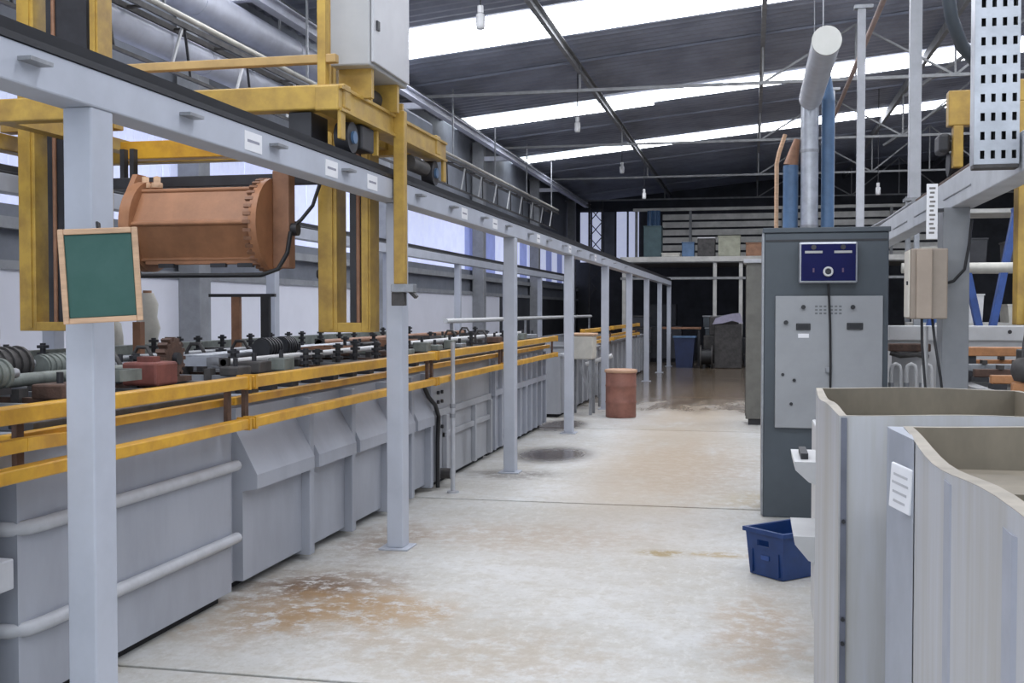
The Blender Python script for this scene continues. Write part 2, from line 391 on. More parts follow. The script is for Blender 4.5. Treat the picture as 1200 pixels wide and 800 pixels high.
# ================================================================== LEFT TANK LINE
XT0, XT1 = -2.62, -4.55     # front and rear faces
def tank_shell(t, y0, y1, zt, m=M_tank, x0=XT0, x1=XT1, th=.035, zb=.05, inner=M_tank_stain, level=.16):
    MB().box(x1 + .05, x0 - .05, y0 + .05, y1 - .05, 0, zb).build('skid', M_skid, t)
    b = MB()
    b.box(x1, x0, y0, y1, zb, zb + th)
    b.box(x0 - th, x0, y0, y1, zb + th, zt); b.box(x1, x1 + th, y0, y1, zb + th, zt)
    b.box(x1 + th, x0 - th, y0, y0 + th, zb + th, zt); b.box(x1 + th, x0 - th, y1 - th, y1, zb + th, zt)
    b.build('body', m, t)
    r = MB(); e = .035
    r.box(x0 - .05, x0 + e, y0 - .0, y1 + .0, zt, zt + .03); r.box(x1 - e, x1 + .05, y0, y1, zt, zt + .03)
    r.box(x1 + .05, x0 - .05, y0, y0 + .06, zt, zt + .03); r.box(x1 + .05, x0 - .05, y1 - .06, y1, zt, zt + .03)
    r.build('rim', m, t)
    MB().box(x1 + th + .002, x0 - th - .002, y0 + th + .002, y1 - th - .002, zb + th + .01, zt - level).build('bath', M_liquid, t)

t = thing('plating_tank', 'grey plastic tank with two half-round white ribs round its wall', 'tank', (XT0, 4.4, 0), 'grey plating tanks along the aisle')
tank_shell(t, 3.56, 5.26, 1.02)
for z in (.70, .325):
    pts = [(XT1 + .3, 3.54, z), (XT0 - .12, 3.54, z), (XT0 - .03, 3.555, z), (XT0 + .01, 3.60, z), (XT0 + .02, 3.70, z), (XT0 + .02, 5.29, z)]
    MB().tube(pts, .028, 10).build('rib', M_rib, t)

t = thing('plating_tank', 'grey plastic tank with bulging sloped upper panels between flush ribs', 'tank', (XT0, 7, 0), 'grey plating tanks along the aisle')
tank_shell(t, 5.42, 8.86, 1.02, x0=-2.70)
ribs = [5.40, 6.26, 6.98, 7.72, 8.30, 8.83]
for a in ribs[1:]: MB().box(-2.70, -2.585, a - .035, a + .035, .03, .98, .006).build('rib', M_tank, t)
for a, c in zip(ribs[:-1], ribs[1:]):
    MB().prism([(-2.70, .98), (-2.675, .98), (-2.675, .86), (-2.555, .63), (-2.555, .555), (-2.64, .540), (-2.64, .06), (-2.70, .06)], 'y', a + .036, c - .036).build('panel', M_tank, t)

t = thing('plating_tank', 'grey plastic tank with bolted flange plates behind a white standpipe', 'tank', (XT0, 10, 0), 'grey plating tanks along the aisle')
tank_shell(t, 8.95, 11.0, 1.02, M_tank2)
MB().box(XT0, XT0 + .03, 8.97, 10.98, .60, .66, .005).build('ledge', M_tank2, t)
MB().box(XT0, XT0 + .03, 9.25, 10.98, .40, .45, .005).build('ledge', M_tank2, t)
for a in (9.0, 9.28, 10.3, 10.95): MB().box(XT0, XT0 + .045, a - .03, a + .03, .06, .60, .004).build('rib', M_tank2, t)
for a, z in ((9.10, .72), (9.10, .80), (9.22, .72), (9.22, .80), (9.12, .5), (9.22, .5)):
    MB().cyl((XT0, a, z), (XT0 + .02, a, z), .016, 8).build('bolt', M_dark, t)
t = thing('plating_tank', 'long grey plastic tank with closely spaced vertical ribs', 'tank', (XT0, 12.5, 0), 'grey plating tanks along the aisle')
tank_shell(t, 11.08, 14.06, 1.02)
for i in range(10): MB().box(XT0, XT0 + .04, 11.12 + i * .32, 11.17 + i * .32, .06, .98, .004).build('rib', M_tank, t)
MB().box(XT0, XT0 + .045, 11.1, 14.04, .62, .68).build('ledge', M_tank, t)
t = thing('plating_tank', 'grey green tank with splayed braces beyond the drum', 'tank', (XT0, 17, 0), 'grey plating tanks along the aisle')
tank_shell(t, 15.3, 19.4, .86, M_tank2)
for i in range(8): MB().box(XT0, XT0 + .05, 15.4 + i * .55, 15.46 + i * .55, .06, .82, .004).build('rib', M_tank2, t)
for yb in (16.6, 17.3, 18.0): MB().bar((XT0 + .03, yb, .80), (XT0 + .28, yb + .05, .15), .04, .05).build('brace', M_tank2, t)
t = thing('plating_tank', 'dim grey tank standing last in the aisle row', 'tank', (XT0, 24, 0), 'grey plating tanks along the aisle')
tank_shell(t, 19.9, 27.4, .9, M_tank2)
for i in range(10): MB().box(XT0, XT0 + .05, 20.1 + i * .75, 20.16 + i * .75, .06, .86).build('rib', M_tank2, t)
# end of a neighbouring unit just left of the first post
t = thing('plating_tank', 'grey plastic tank with square ribs cut off by the frame before the first post', 'tank', (XT0, 2.4, 0), 'grey plating tanks along the aisle')
tank_shell(t, 1.2, 3.40, 1.02)
for z in (.51, .90): MB().box(XT0, XT0 + .06, 1.22, 3.46, z, z + .11, .006).build('rib', M_rib, t)

# ---- yellow rails along the tank fronts
XY = -2.44
def rails(y0, y1, label, mids=True, z=(1.115, 1.175), zl=(.915, .965), brk=None, kink=False):
    t = thing('yellow_rail', label, 'rail', (XY, y0, .9), 'yellow rail sections along the tanks')
    MB().box(XY - .045, XY + .015, y0, y1, z[0], z[1], .006).build('top_bar', M_yellow, t)
    MB().box(XY - .045, XY + .015, y0, y1, zl[0], zl[1], .006).build('bottom_bar', M_yellow, t)
    if kink:
        m_ = MB().bar((XY - .01, y0, 1.035), (XY - .01, 3.36, 1.04), .045, .045); m_.bar((XY - .01, 3.36, 1.04), (XY - .08, 3.75, 1.02), .045, .045)
        m_.build('middle_bar', M_yellow, t)
        MB().box(XY - .13, XY - .085, 3.4, y1, 1.03, 1.065, .004).build('middle_bar', M_yellow, t)
    else:
        MB().box(XY - .13, XY - .085, y0, y1, 1.025, 1.065, .004).build('middle_bar', M_yellow, t)
    for yb in (brk or [y0 + .04, y1 - .04]):
        b = MB().box(-2.62, XY - .045, yb - .02, yb + .02, .905, .925).box(XY - .065, XY - .045, yb - .02, yb + .02, .925, 1.11)
        b = b.build('bracket', M_rust, t)
    for yb in (y0 + .02, y1 - .02):
        for zz in (z, zl): MB().box(XY - .05, XY + .02, yb - .012, yb + .012, zz[0] - .006, zz[1] + .006).build('joint_strap', M_yellow, t)
rails(2.3, 5.10, 'yellow rail section with a bent middle bar by the half-round ribbed tank', kink=True, brk=[3.4, 4.98])
rails(5.13, 8.42, 'yellow rail section in front of the tank with sloped panels')
rails(8.46, 10.98, 'yellow rail section crossing behind the white standpipe')
rails(11.0, 14.0, 'yellow rail section in front of the closely ribbed tank')
rails(16.3, 19.4, 'yellow rail section above the tank with splayed braces', z=(1.16, 1.22), zl=(.97, 1.02), brk=[16.4, 19.3])
rails(19.9, 24.6, 'dim yellow rail section on the last tank of the row', z=(1.16, 1.22), zl=(.97, 1.02))

# ---- pipes in front of the tanks
t = thing('standpipe', 'white vertical standpipe rising from the floor before the grey tanks', 'pipe', (-2.40, 8.80, 0))
MB().cyl((-2.40, 8.80, 0), (-2.40, 8.80, 1.24), .018, 10).build('pipe', M_rib, t)
MB().cyl((-2.40, 8.80, 0), (-2.40, 8.80, .015), .05, 12).build('flange', M_rib, t)
for z in (.62, .70): MB().cyl((-2.40, 8.80, z), (-2.40, 8.80, z + .035), .026, 10).build('clamp', M_steel, t)
tag(MB().tube([(-2.60, 8.62, .90), (-2.575, 8.68, .80), (-2.55, 8.80, .72), (-2.55, 8.90, .62), (-2.56, 8.905, .4), (-2.56, 8.905, .02)], .018, 8).build('drain_hose', M_cable, loc=(-2.56, 8.9, 0)),
    'black drain hose hanging in the gap between two grey tanks', 'hose')
t = thing('drain_stub', 'short dark drain stub at the foot of the bolted tank', 'drain', (-2.55, 9.12, .05))
MB().cyl((-2.62, 9.12, .11), (-2.50, 9.12, .11), .045, 14).build('pipe', M_greydark, t)
MB().cyl((-2.50, 9.12, .11), (-2.48, 9.12, .11), .06, 14).build('flange', M_steel, t)
tag(MB().tube([(-2.40, 14.55, 0.0), (-2.40, 14.55, .85), (-2.45, 14.55, .92)], .025, 8).build('standpipe', M_rib, loc=(-2.40, 14.55, 0)),
    'slim pale upright pipe at the open end of the closely ribbed tank', 'pipe')

# ================================================================== CLUTTER ON THE TANKS
def place(mb, name, m, label, cat, loc, group=None): return tag(mb.build(name, m, loc=loc), label, cat, group)
ZT = 1.052
def anode_bar(y, z=ZT, m=M_steel, label='grey cross bar with black saddle blocks laid over a tank', skew=0.0, x0=-2.66, x1=-4.5):
    t = thing('cross_bar', label, 'bar', (x0, y, z), 'cross bars over the tanks')
    for x in (x0 - .03, x1 + .05):
        MB().box(x - .05, x + .05, y - .045, y + .045, z, z + .055, .006).build('saddle', M_dark, t)
    MB().bar((x1, y + skew, z + .075), (x0, y, z + .075), .035, .04).build('bar', m, t)
    k = random.choice([3, 4, 5])
    for i in range(k):
        x = x0 - .25 - i * (abs(x1 - x0) - .5) / k
        MB().box(x - .02, x + .02, y - .03, y + .03, z + .045, z + .13).build('clamp', M_greydark, t)
    return t
TANKNAMES = ((5.3, 'the half-round ribbed tank'), (8.9, 'the sloped-panel tank'), (11.05, 'the bolted tank'), (15.0, 'the closely ribbed tank'))
def tank_at(y): return [n for lim, n in TANKNAMES if y < lim][0]
protos = [anode_bar(3.72, label='grey cross bar with black saddle blocks over the half-round ribbed tank'), anode_bar(3.98, m=M_rust, label='rusty cross bar with black saddle blocks over the half-round ribbed tank', skew=.05)]
BARS = [3.72, 3.98, 4.28, 4.55, 4.86, 5.12, 5.6, 5.85, 6.15, 6.5, 6.8, 7.15, 7.5, 7.85, 8.2, 8.6, 9.15, 9.5, 9.9, 10.3, 10.7, 11.3, 11.8, 12.3, 12.8, 13.3, 13.8]
for i, y in enumerate(BARS[2:]):
    k = 1 if i % 3 == 2 else 0
    copy_tree(protos[k], (0, y - protos[k].location.y, 0), label=('grey', 'rusty')[k] + ' cross bar with black saddle blocks over ' + tank_at(y))
# insulators, clamps and hooks fixed on the cross bars
def insulator(x, y, z, h, m, label, grp):
    t = thing('insulator', label, 'insulator', (x, y, z), grp)
    MB().cyl((x, y, z), (x, y, z + h), .018, 10).build('core', m, t)
    for q in (.25, .55, .85): MB().cyl((x, y, z + h * q - .009), (x, y, z + h * q + .009), .036, 12).build('disc', m, t)
def clamp_block(x, y, z, m, label, grp):
    t = thing('clamp_block', label, 'clamp', (x, y, z), grp)
    w_, l_, h_ = random.uniform(.04, .075), random.uniform(.05, .10), random.uniform(.04, .085)
    MB().box(x - w_, x + w_, y - l_, y + l_, z, z + h_, .008).build('jaw', m, t)
    MB().cyl((x, y, z + h_), (x, y, z + h_ + .045), .014, 8).build('bolt', M_dark, t)
def hook(x, y, z, label, grp):
    t = thing('rack_hook', label, 'hook', (x, y, z), grp)
    MB().tube([(x - .05, y, z + .012), (x - .06, y, z + .09), (x - .03, y, z + .14), (x + .03, y, z + .14), (x + .06, y, z + .09), (x + .05, y, z + .012)], .012, 8).build('loop', M_greydark, t)
    MB().box(x - .07, x + .07, y - .02, y + .02, z, z + .012).build('foot', M_dark, t)
zb_ = ZT + .0955
rs = random.Random(5)
OCC = [(-2.80, 3.62, .06, .13), (-3.05, 4.05, .08, .15), (-3.06, 4.42, .06, .12), (-3.0, 6.55, .07, .12), (-3.06, 6.95, .07, .10), (-3.0, 3.46, .17, .10), (-3.35, 3.75, .15, .15), (-2.79, 4.48, .08, .09),
       (-3.06, 5.75, .12, .13), (-3.06, 7.7, .13, .25), (-3.06, 9.4, .13, .15), (-3.1, 10.2, .15, .20), (-3.08, 12.2, .12, .20), (-3.95, 8.15, .3, .06), (-4.25, 7.13, .1, .06)]
for i, y in enumerate(BARS):
    tn = tank_at(y)
    for k, (xa, xb) in enumerate(((-2.72, -2.79), (-3.03, -3.12), (-3.45, -3.49), (-4.32, -4.37))):
        x = rs.uniform(xb, xa); q = rs.random()
        if any(abs(x - o_[0]) < o_[2] + .08 and abs(y - o_[1]) < o_[3] + .10 for o_ in OCC): continue
        if y > 4.6 and y < 5.2 and k == 0: continue
        if k == 3:
            insulator(x, y, zb_, .15, M_dark, 'black ribbed insulator on the rear end of a cross bar over ' + tn, 'black insulators on the cross bars')
        elif q < .30: insulator(x, y, zb_, rs.uniform(.10, .15), M_dark, 'black ribbed insulator on the middle of a cross bar over ' + tn, 'black insulators on the cross bars')
        elif q < .85:
            c_ = rs.choice(('dark', 'brown', 'grey green', 'grey')); m_ = {'dark': M_greydark, 'brown': M_rust, 'grey green': M_greenish, 'grey': M_steel}[c_]
            clamp_block(x, y, zb_, m_, c_ + ' bolted clamp block on a cross bar over ' + tn, 'clamp blocks on the cross bars')
        else: hook(x, y, zb_, 'dark wire hook on a cross bar over ' + tn, 'wire hooks on the cross bars')
# long pale bus bars and pipes running over the tanks
def run_pipe(x, z, y0, y1, r, m, label, sq=False):
    t = thing('bus_pipe', label, 'pipe', (x, y0, z))
    if sq: MB().box(x - r, x + r, y0, y1, z - r, z + r).build('bar', m, t)
    else: MB().cyl((x, y0, z), (x, y1, z), r, 10).build('pipe', m, t)
    for yy in (y0 + .02, y1 - .02):
        MB().box(x - r * 1.3, x + r * 1.3, yy - .02, yy + .02, z - r * 1.3, z + r * 1.3).build('end_cap', M_greydark, t)
run_pipe(-2.88, 1.21, 5.7, 8.3, .020, M_white, 'thin white pipe running over the sloped-panel tank near its rim')
run_pipe(-3.25, 1.22, 5.5, 8.7, .025, M_galv, 'galvanised bus pipe over the middle of the sloped-panel tank')
run_pipe(-4.50, 1.20, 5.5, 14.0, .045, M_greenish, 'grey green square channel along the rear rims of the tanks', True)
run_pipe(-2.88, 1.215, 9.05, 13.9, .024, M_white, 'white pipe running along the front rims of the ribbed tanks')
run_pipe(-3.65, 1.22, 9.0, 13.9, .03, M_brown, 'brown bus pipe over the middle of the ribbed tanks')
run_pipe(-2.93, 1.216, 3.65, 5.2, .028, M_greenish, 'dull grey pipe over the half-round ribbed tank near its rim')

t = thing('bus_pipe', 'white pipe on thin stands running behind the row past the drum', 'pipe', (-4.0, 14.3, 0))
MB().cyl((-4.0, 14.3, 1.36), (-4.0, 28.0, 1.36), .035, 10).build('pipe', M_white, t)
for yy in (14.6, 19.65, 27.7): MB().box(-4.02, -3.98, yy - .02, yy + .02, 0, 1.33).build('stand', M_steel, t)
def motor(x, y, z, L, r, m, label, group=None):
    t = thing('drive_motor', label, 'motor', (x, y, z), group)
    MB().cyl((x, y - L / 2, z + r + .02), (x, y + L / 2, z + r + .02), r, 16).build('housing', m, t)
    for i in range(5):
        a = y - L / 2 + L * (i + .5) / 5
        MB().cyl((x, a - .008, z + r + .02), (x, a + .008, z + r + .02), r * 1.14, 16).build('fin', m, t)
    MB().box(x - r, x + r, y - L * .4, y + L * .4, z, z + .025).build('foot', M_dark, t)
    MB().cyl((x, y + L / 2, z + r + .02), (x, y + L / 2 + .08, z + r + .02), .02, 8).build('shaft', M_steel, t)
    return t
zt = 1.148
motor(-2.80, 3.62, ZT + .13, .22, .055, M_greenish, 'grey green finned motor beside the first pale post')
motor(-3.05, 4.05, ZT + .13, .26, .07, M_greydark, 'black finned motor behind the chalkboard post')
motor(-3.06, 4.42, ZT + .13, .20, .05, M_greenish, 'small grey green motor between the cross bars right of the first post')
motor(-3.0, 6.55, ZT + .13, .20, .06, M_dark, 'small black motor beside a thin white pipe', 'small black motors on the tanks')
motor(-3.06, 6.95, ZT + .13, .16, .06, M_dark, 'small black motor beside a thin white pipe', 'small black motors on the tanks')
ZR = ZT + .096
# rusty spoked wheel with red gearbox
t = thing('gear_wheel', 'rusty brown toothed wheel standing on edge on a tank', 'wheel', (-2.82, 5.02, ZR))
wy = 5.02; wx = -2.82; wz = ZR + .115
MB().cyl((wx - .025, wy, wz), (wx + .025, wy, wz), .085, 24).build('rim', M_rust, t)
for i in range(16):
    a = i * math.pi / 8; MB().obox((wx, wy + .095 * math.cos(a), wz + .095 * math.sin(a)), (.05, .022, .018), (a, 0, 0)).build('tooth', M_rust, t)
MB().cyl((wx - .05, wy, wz), (wx + .05, wy, wz), .03, 12).build('hub', M_dark, t)
MB().box(wx - .05, wx + .05, wy - .12, wy + .12, ZR, ZR + .025).build('foot', M_rust, t)
t = thing('gearbox', 'dull red gearbox with flange next to the rusty wheel', 'gearbox', (-2.80, 4.78, ZR))
MB().box(-2.88, -2.70, 4.68, 4.88, ZR, ZR + .11, .012).build('case', M_red, t)
MB().cyl((-2.79, 4.88, ZR + .06), (-2.79, 4.92, ZR + .06), .05, 14).build('flange', M_rust, t)
MB().box(-2.83, -2.75, 4.73, 4.80, ZR + .11, ZR + .135).build('cap', M_red, t)
# odd blocks, trays and rags
def block(x, y, z, sx, sy, sz, m, label, cat='block', rot=0.0, name='tray'):
    t = thing(name, label, cat, (x, y, z))
    b = MB(); b.box(x - sx / 2, x + sx / 2, y - sy / 2, y + sy / 2, z, z + .012)
    b.box(x - sx / 2, x - sx / 2 + .012, y - sy / 2, y + sy / 2, z + .012, z + sz); b.box(x + sx / 2 - .012, x + sx / 2, y - sy / 2, y + sy / 2, z + .012, z + sz)
    b.box(x - sx / 2 + .012, x + sx / 2 - .012, y - sy / 2, y - sy / 2 + .012, z + .012, z + sz); b.box(x - sx / 2 + .012, x + sx / 2 - .012, y + sy / 2 - .012, y + sy / 2, z + .012, z + sz)
    b.build('shell', m, t)
    MB().box(x - sx / 2 + .015, x + sx / 2 - .015, y - sy / 2 + .015, y + sy / 2 - .015, z + .014, z + sz * .7).build('load', M_greydark, t)
    return t
block(-3.0, 3.46, ZT + .14, .34, .20, .06, M_beige, 'shallow beige tray on the bars of the first tank', 'tray')
block(-3.35, 3.75, ZT + .14, .30, .30, .09, M_greenish, 'grey green tray full of dark parts on the first tank', 'tray')
block(-2.79, 4.48, ZT + .135, .16, .18, .05, M_greenish, 'small grey green tray beside the red gearbox', 'tray')
block(-3.06, 5.75, ZT + .14, .24, .26, .05, M_galv, 'shallow metal tray lying on bars behind the rusty wheel', 'tray')
block(-3.06, 7.7, ZT + .135, .26, .5, .05, M_brown, 'brown tray lying by the rim behind the second post', 'tray')
block(-3.06, 9.4, ZT + .135, .26, .3, .06, M_brown, 'brown tray on the bolted tank behind the white standpipe', 'tray')
block(-3.1, 10.2, ZT + .135, .3, .4, .07, M_greydark, 'dark tray on the bolted tank near the third post', 'tray')
block(-3.08, 12.2, ZT + .135, .24, .4, .06, M_greydark, 'dark tray on the closely ribbed tank', 'tray')
# greasy planks on the front rims and loose rods lying over the bars
for (y0, y1, tn) in ((3.62, 5.2, 'half-round ribbed tank'), (9.0, 10.95, 'bolted tank'), (11.15, 14.0, 'closely ribbed tank')):
    t = thing('rim_plank', 'greasy dark plank lying on the front rim of the ' + tn, 'plank', (-2.61, y0, ZT))
    MB().box(-2.634, -2.590, y0, y1, ZT, ZT + .035, .005).build('board', M_greydark, t)
    for q in (.1, .5, .9): MB().cyl((-2.612, y0 + (y1 - y0) * q, ZT + .035), (-2.612, y0 + (y1 - y0) * q, ZT + .05), .012, 8).build('bolt', M_dark, t)
for (x, y0, y1, r, m, l) in ((-3.36, 3.95, 5.2, .018, M_rust, 'rusty rod lying over the bars beside the red gearbox'), (-3.80, 3.65, 5.15, .026, M_greydark, 'thick dark rod lying over the rear of the half-round ribbed tank'),
                          (-3.80, 5.55, 7.95, .020, M_steel, 'long grey rod lying over the rear of the sloped-panel tank'), (-3.37, 8.95, 10.9, .018, M_greydark, 'dark rod lying over the middle of the bolted tank'),
                          (-3.80, 11.2, 13.9, .024, M_greydark, 'dark rod lying over the rear of the closely ribbed tank')):
    t = thing('loose_rod', l, 'rod', (x, y0, ZT + .131))
    MB().cyl((x, y0, ZT + .132 + r), (x, y1, ZT + .132 + r), r, 10).build('shaft', m, t)
    for yy in (y0 + .03, y1 - .03): MB().cyl((x, yy - .015, ZT + .132 + r), (x, yy + .015, ZT + .132 + r), r * 1.25, 10).build('collar', M_dark, t)
# stacked slabs at the frame edge
for i in range(3):
    place(MB().box(-4.1, -3.72, 4.6, 4.95, ZT + .145 + i * .075, ZT + .213 + i * .075, .012), 'fibre_slab', M_beige,
          ('lowest', 'middle', 'topmost')[i] + ' beige fibre slab of the stack left of the first post', 'slab', (-3.9, 4.75, ZT + .145 + i * .075), 'stacked beige slabs')
# rag-wrapped post and grey cloth column at the rear rims
t = thing('wrapped_post', 'upright post wrapped in pale rags standing behind the tanks', 'post', (-4.72, 8.05, 0))
MB().cyl((-4.72, 8.05, 0), (-4.72, 8.05, 1.66), .035, 10).build('pole', M_brown, t)
MB().lathe([(.05, 1.12), (.085, 1.15), (.08, 1.28), (.10, 1.36), (.075, 1.45), (.085, 1.55), (.05, 1.64)], (-4.72, 8.05, 0), 12).build('rag', M_beige, t)
t = thing('wrapped_post', 'short beige bundle tied to a stake beside the rag-wrapped post', 'post', (-4.85, 7.75, 0))
MB().cyl((-4.85, 7.75, 0), (-4.85, 7.75, 1.42), .03, 10).build('pole', M_brown, t)
MB().lathe([(.06, 1.1), (.09, 1.14), (.085, 1.3), (.07, 1.4), (.03, 1.43)], (-4.85, 7.75, 0), 12).build('bundle', M_beige, t)
# T-shaped dark rack frames
def rack_frame(x, y, label):
    t = thing('drying_rack', label, 'rack', (x, y, ZR))
    MB().box(x - .28, x + .28, y - .02, y + .02, ZR + .46, ZR + .485).build('top_bar', M_dark, t)
    for dx in (-.05, .20): MB().box(x + dx - .035, x + dx + .035, y - .02, y + .02, ZR + .06, ZR + .46).build('leg', M_brown if dx < 0 else M_dark, t)
    MB().box(x - .3, x + .3, y - .05, y + .05, ZR, ZR + .06).build('foot', M_greydark, t)
rack_frame(-3.95, 8.15, 'dark T-shaped rack frame standing on the sloped-panel tank')
tag(MB().box(-4.28, -4.22, 7.1, 7.16, ZR, 1.42).box(-4.35, -4.15, 7.08, 7.18, ZR, ZR + .03).build('stake', M_brown, loc=(-4.25, 7.13, ZR)), 'short brown stake standing on the tank right of the chalkboard', 'stake')

# ---- pale box, white spout beyond the fourth post
t = thing('dosing_box', 'pale box-shaped dosing tank mounted on the row beyond the fourth post', 'box', (-2.42, 15.95, 0))
MB().box(-2.555, -2.22, 15.75, 16.15, .80, 1.14, .02).build('case', M_beige, t)
MB().box(-2.56, -2.20, 15.73, 16.17, 1.14, 1.175, .01).build('lid', M_wood, t)
for x, y in ((-2.53, 15.8), (-2.26, 15.8), (-2.53, 16.1), (-2.26, 16.1)): MB().box(x - .02, x + .02, y - .02, y + .02, 0, .80).build('leg', M_steel, t)
t = thing('spout', 'white sloping spout pipe behind the red drum', 'pipe', (-2.3, 17.2, 0))
MB().cyl((-2.53, 17.2, .66), (-2.12, 17.2, .80), .035, 12).build('pipe', M_white, t)
MB().cyl((-2.32, 17.2, 0), (-2.32, 17.2, .72), .02, 8).build('stand', M_steel, t)

# ================================================================== DRUM
t = thing('drum', 'dull red cylindrical drum with a tan lid on the aisle floor', 'drum', (-1.80, 15.6, 0))
MB().lathe([(.205, 0), (.215, .01), (.215, .20), (.222, .215), (.215, .23), (.215, .43), (.222, .445), (.215, .46), (.215, .63)], (-1.80, 15.6, 0), 32).build('shell', M_drum, t)
MB().lathe([(.228, .63), (.232, .645), (.228, .672), (.20, .678), (.19, .668), (0.001, .668)], (-1.80, 15.6, 0), 32).build('lid', M_drum_lid, t)

# ================================================================== CHALKBOARD
t = thing('chalkboard', 'small green chalkboard in a raw wood frame hung on the first post', 'chalkboard', (-2.05, 3.17, 1.62))
bx, by, bz = -2.030, 3.185, 1.612
R = Matrix.Rotation(math.radians(26), 3, 'Z') @ Matrix.Rotation(math.radians(-3.2), 3, 'Y')
def bpart(name, x0, x1, y0, y1, z0, z1, m):
    b = MB(); b.box(x0, x1, y0, y1, z0, z1, .003); b.v = [Vector((bx, by, bz)) + R @ v for v in b.v]; return b.build(name, m, t)
wv, hv, fr = .120, .150, .018
bpart('slate', -wv + fr, wv - fr, -.006, .004, -hv + fr, hv - fr, M_green_board)
bpart('frame_side', -wv, -wv + fr, -.014, .008, -hv, hv, M_wood); bpart('frame_side', wv - fr, wv, -.014, .008, -hv, hv, M_wood)
bpart('frame_top', -wv + fr, wv - fr, -.014, .008, hv - fr, hv, M_wood); bpart('frame_bottom', -wv + fr, wv - fr, -.014, .008, -hv, -hv + fr, M_wood)
bpart('hook', -.004, .004, -.01, .06, hv, hv + .022, M_dark)

# ================================================================== YELLOW TRANSPORTER CRANE
cr = thing('hoist_crane', 'yellow transporter crane riding the left runway rails with twin masts', 'crane', (XL, 6.4, 2.36))
YA, YC = 5.60, 7.35
for yb in (YA, YC):
    MB().box(-5.05, -2.10, yb - .05, yb + .05, 2.565, 2.695, .008).build('cross_beam', M_yellow2, cr)
ec = MB().box(XL - .06, XL + .07, YA - .12, YC + .22, 2.545, 2.675, .008).build('end_carriage', M_yellow2, cr)
for z in (2.552, 2.668): MB().box(XL + .07, XL + .085, YA - .10, YC + .2, z - .008, z + .008).build('flange', M_yellow2, ec)
MB().box(XK - .06, XK + .06, YA - .12, YC + .15, 2.58, 2.69, .008).build('end_carriage', M_yellow2, cr)
for yb in (YA + .18, YC + .05):
    for xx in (XL, XK):
        zt_ = 2.362 if xx == XL else 2.49
        rr = .085 if xx == XL else .045
        wv_ = MB().cyl((xx - .04, yb, zt_ + rr), (xx + .04, yb, zt_ + rr), rr, 20).build('wheel', M_dark, cr)
        MB().cyl((xx + .04, yb, zt_ + rr), (xx + .055, yb, zt_ + rr), .035, 12).build('hub', M_bluepipe, wv_)
# wheel guards and end plates
for ya in (YA - .06, YC + .17):
    MB().box(XL + .055, XL + .075, ya - .035, ya + .035, 2.40, 2.55, .004).build('guard', M_yellow2, cr)
MB().box(XL - .05, XL + .05, YA + .30, YA + .50, 2.40, 2.54, .01).build('drive_unit', M_dark, cr)
MB().cyl((XL, YC - .45, 2.46), (XL, YC - .1, 2.46), .05, 14).build('travel_motor', M_greydark, cr)
MB().box(XL - .25, XL - .12, YA - .02, YA + .22, 2.38, 2.56, .006).build('junction_case', M_dark, cr)
MB().box(XL + .02, XL + .05, YA + .55, YA + .58, 2.40, 2.54).build('strut', M_yellow2, cr)
MB().box(XL + .02, XL + .05, YA + .95, YA + .98, 2.40, 2.54).build('strut', M_yellow2, cr)
# clutter of the hoist drive on top of the carriage
MB().cyl((XL - .02, YA + .50, 2.74), (XL - .02, YA + .78, 2.74), .06, 16).build('hoist_motor', M_greydark, cr)
MB().box(XL - .12, XL + .02, YA + .85, YA + 1.05, 2.68, 2.80, .01).build('gear_case', M_dark, cr)
for dy in (.42, .82, 1.0): MB().box(XL + .03, XL + .06, YA + dy, YA + dy + .03, 2.67, 2.78).build('bracket', M_yellow2, cr)
MB().box(XL - .13, XL + .01, YA + 1.1, YC + .1, 2.68, 2.80, .02).build('cable_guard', mat('slate_blue', (.10, .12, .16), .5), cr)
# upper tie bar and front upright
MB().box(-4.95, -2.16, YA - .025, YA + .025, 2.815, 2.860, .004).build('tie_bar', mat('ochre_bar', (.50, .32, .12), .5, var=.25), cr)
MB().box(-2.262, -2.215, YA - .03, YA + .03, 2.695, 4.1, .004).build('upright', M_yellow2, cr)
# masts
def mast(xa, xb, ya, yb, z0, z1):
    for (a, c) in ((xa, xa + .125), (xb - .06, xb)):
        ch = MB().box(a, c, ya, yb, z0, z1, .004).build('mast_channel', M_yellow2, cr)
        MB().box(a + (c - a) * .55, a + (c - a) * .8, ya - .012, ya, z0 + .02, z1).build('guide_strip', M_yellow2, ch)
    MB().box(xa + .125, xb - .06, ya, yb, z0, z0 + .06, .004).build('mast_foot', M_yellow2, cr)
    MB().box(xa + .20, xb - .10, ya + .03, yb - .03, z0 + .06, z1).build('lift_guide', M_dark, cr)
    MB().cyl((xa + .26, ya + .02, z0 + .06), (xa + .26, ya + .02, z1), .014, 8).build('lift_screw', M_brown, cr)
mast(-2.66, -2.315, 6.55, 6.72, 1.365, 3.9)
mast(-4.78, -4.18, 6.55, 6.72, 1.365, 4.3)
MB().cyl((-2.68, 6.60, 1.73), (-2.66, 6.60, 1.73), .03, 12).build('limit_switch', M_dark, cr)
# beams tying masts to the frame
MB().box(-5.05, -4.18, 6.73, 6.85, 2.72, 2.90, .006).build('mast_beam', M_yellow2, cr)
MB().box(-4.18, -2.66, 6.80, 6.92, 2.52, 2.64, .006).build('mast_beam', M_yellow, cr)
for xx in (-4.3, -2.5): MB().box(xx - .05, xx + .05, YA + .05, YC - .05, 2.60, 2.68).build('longitudinal_tie', M_yellow2, cr)
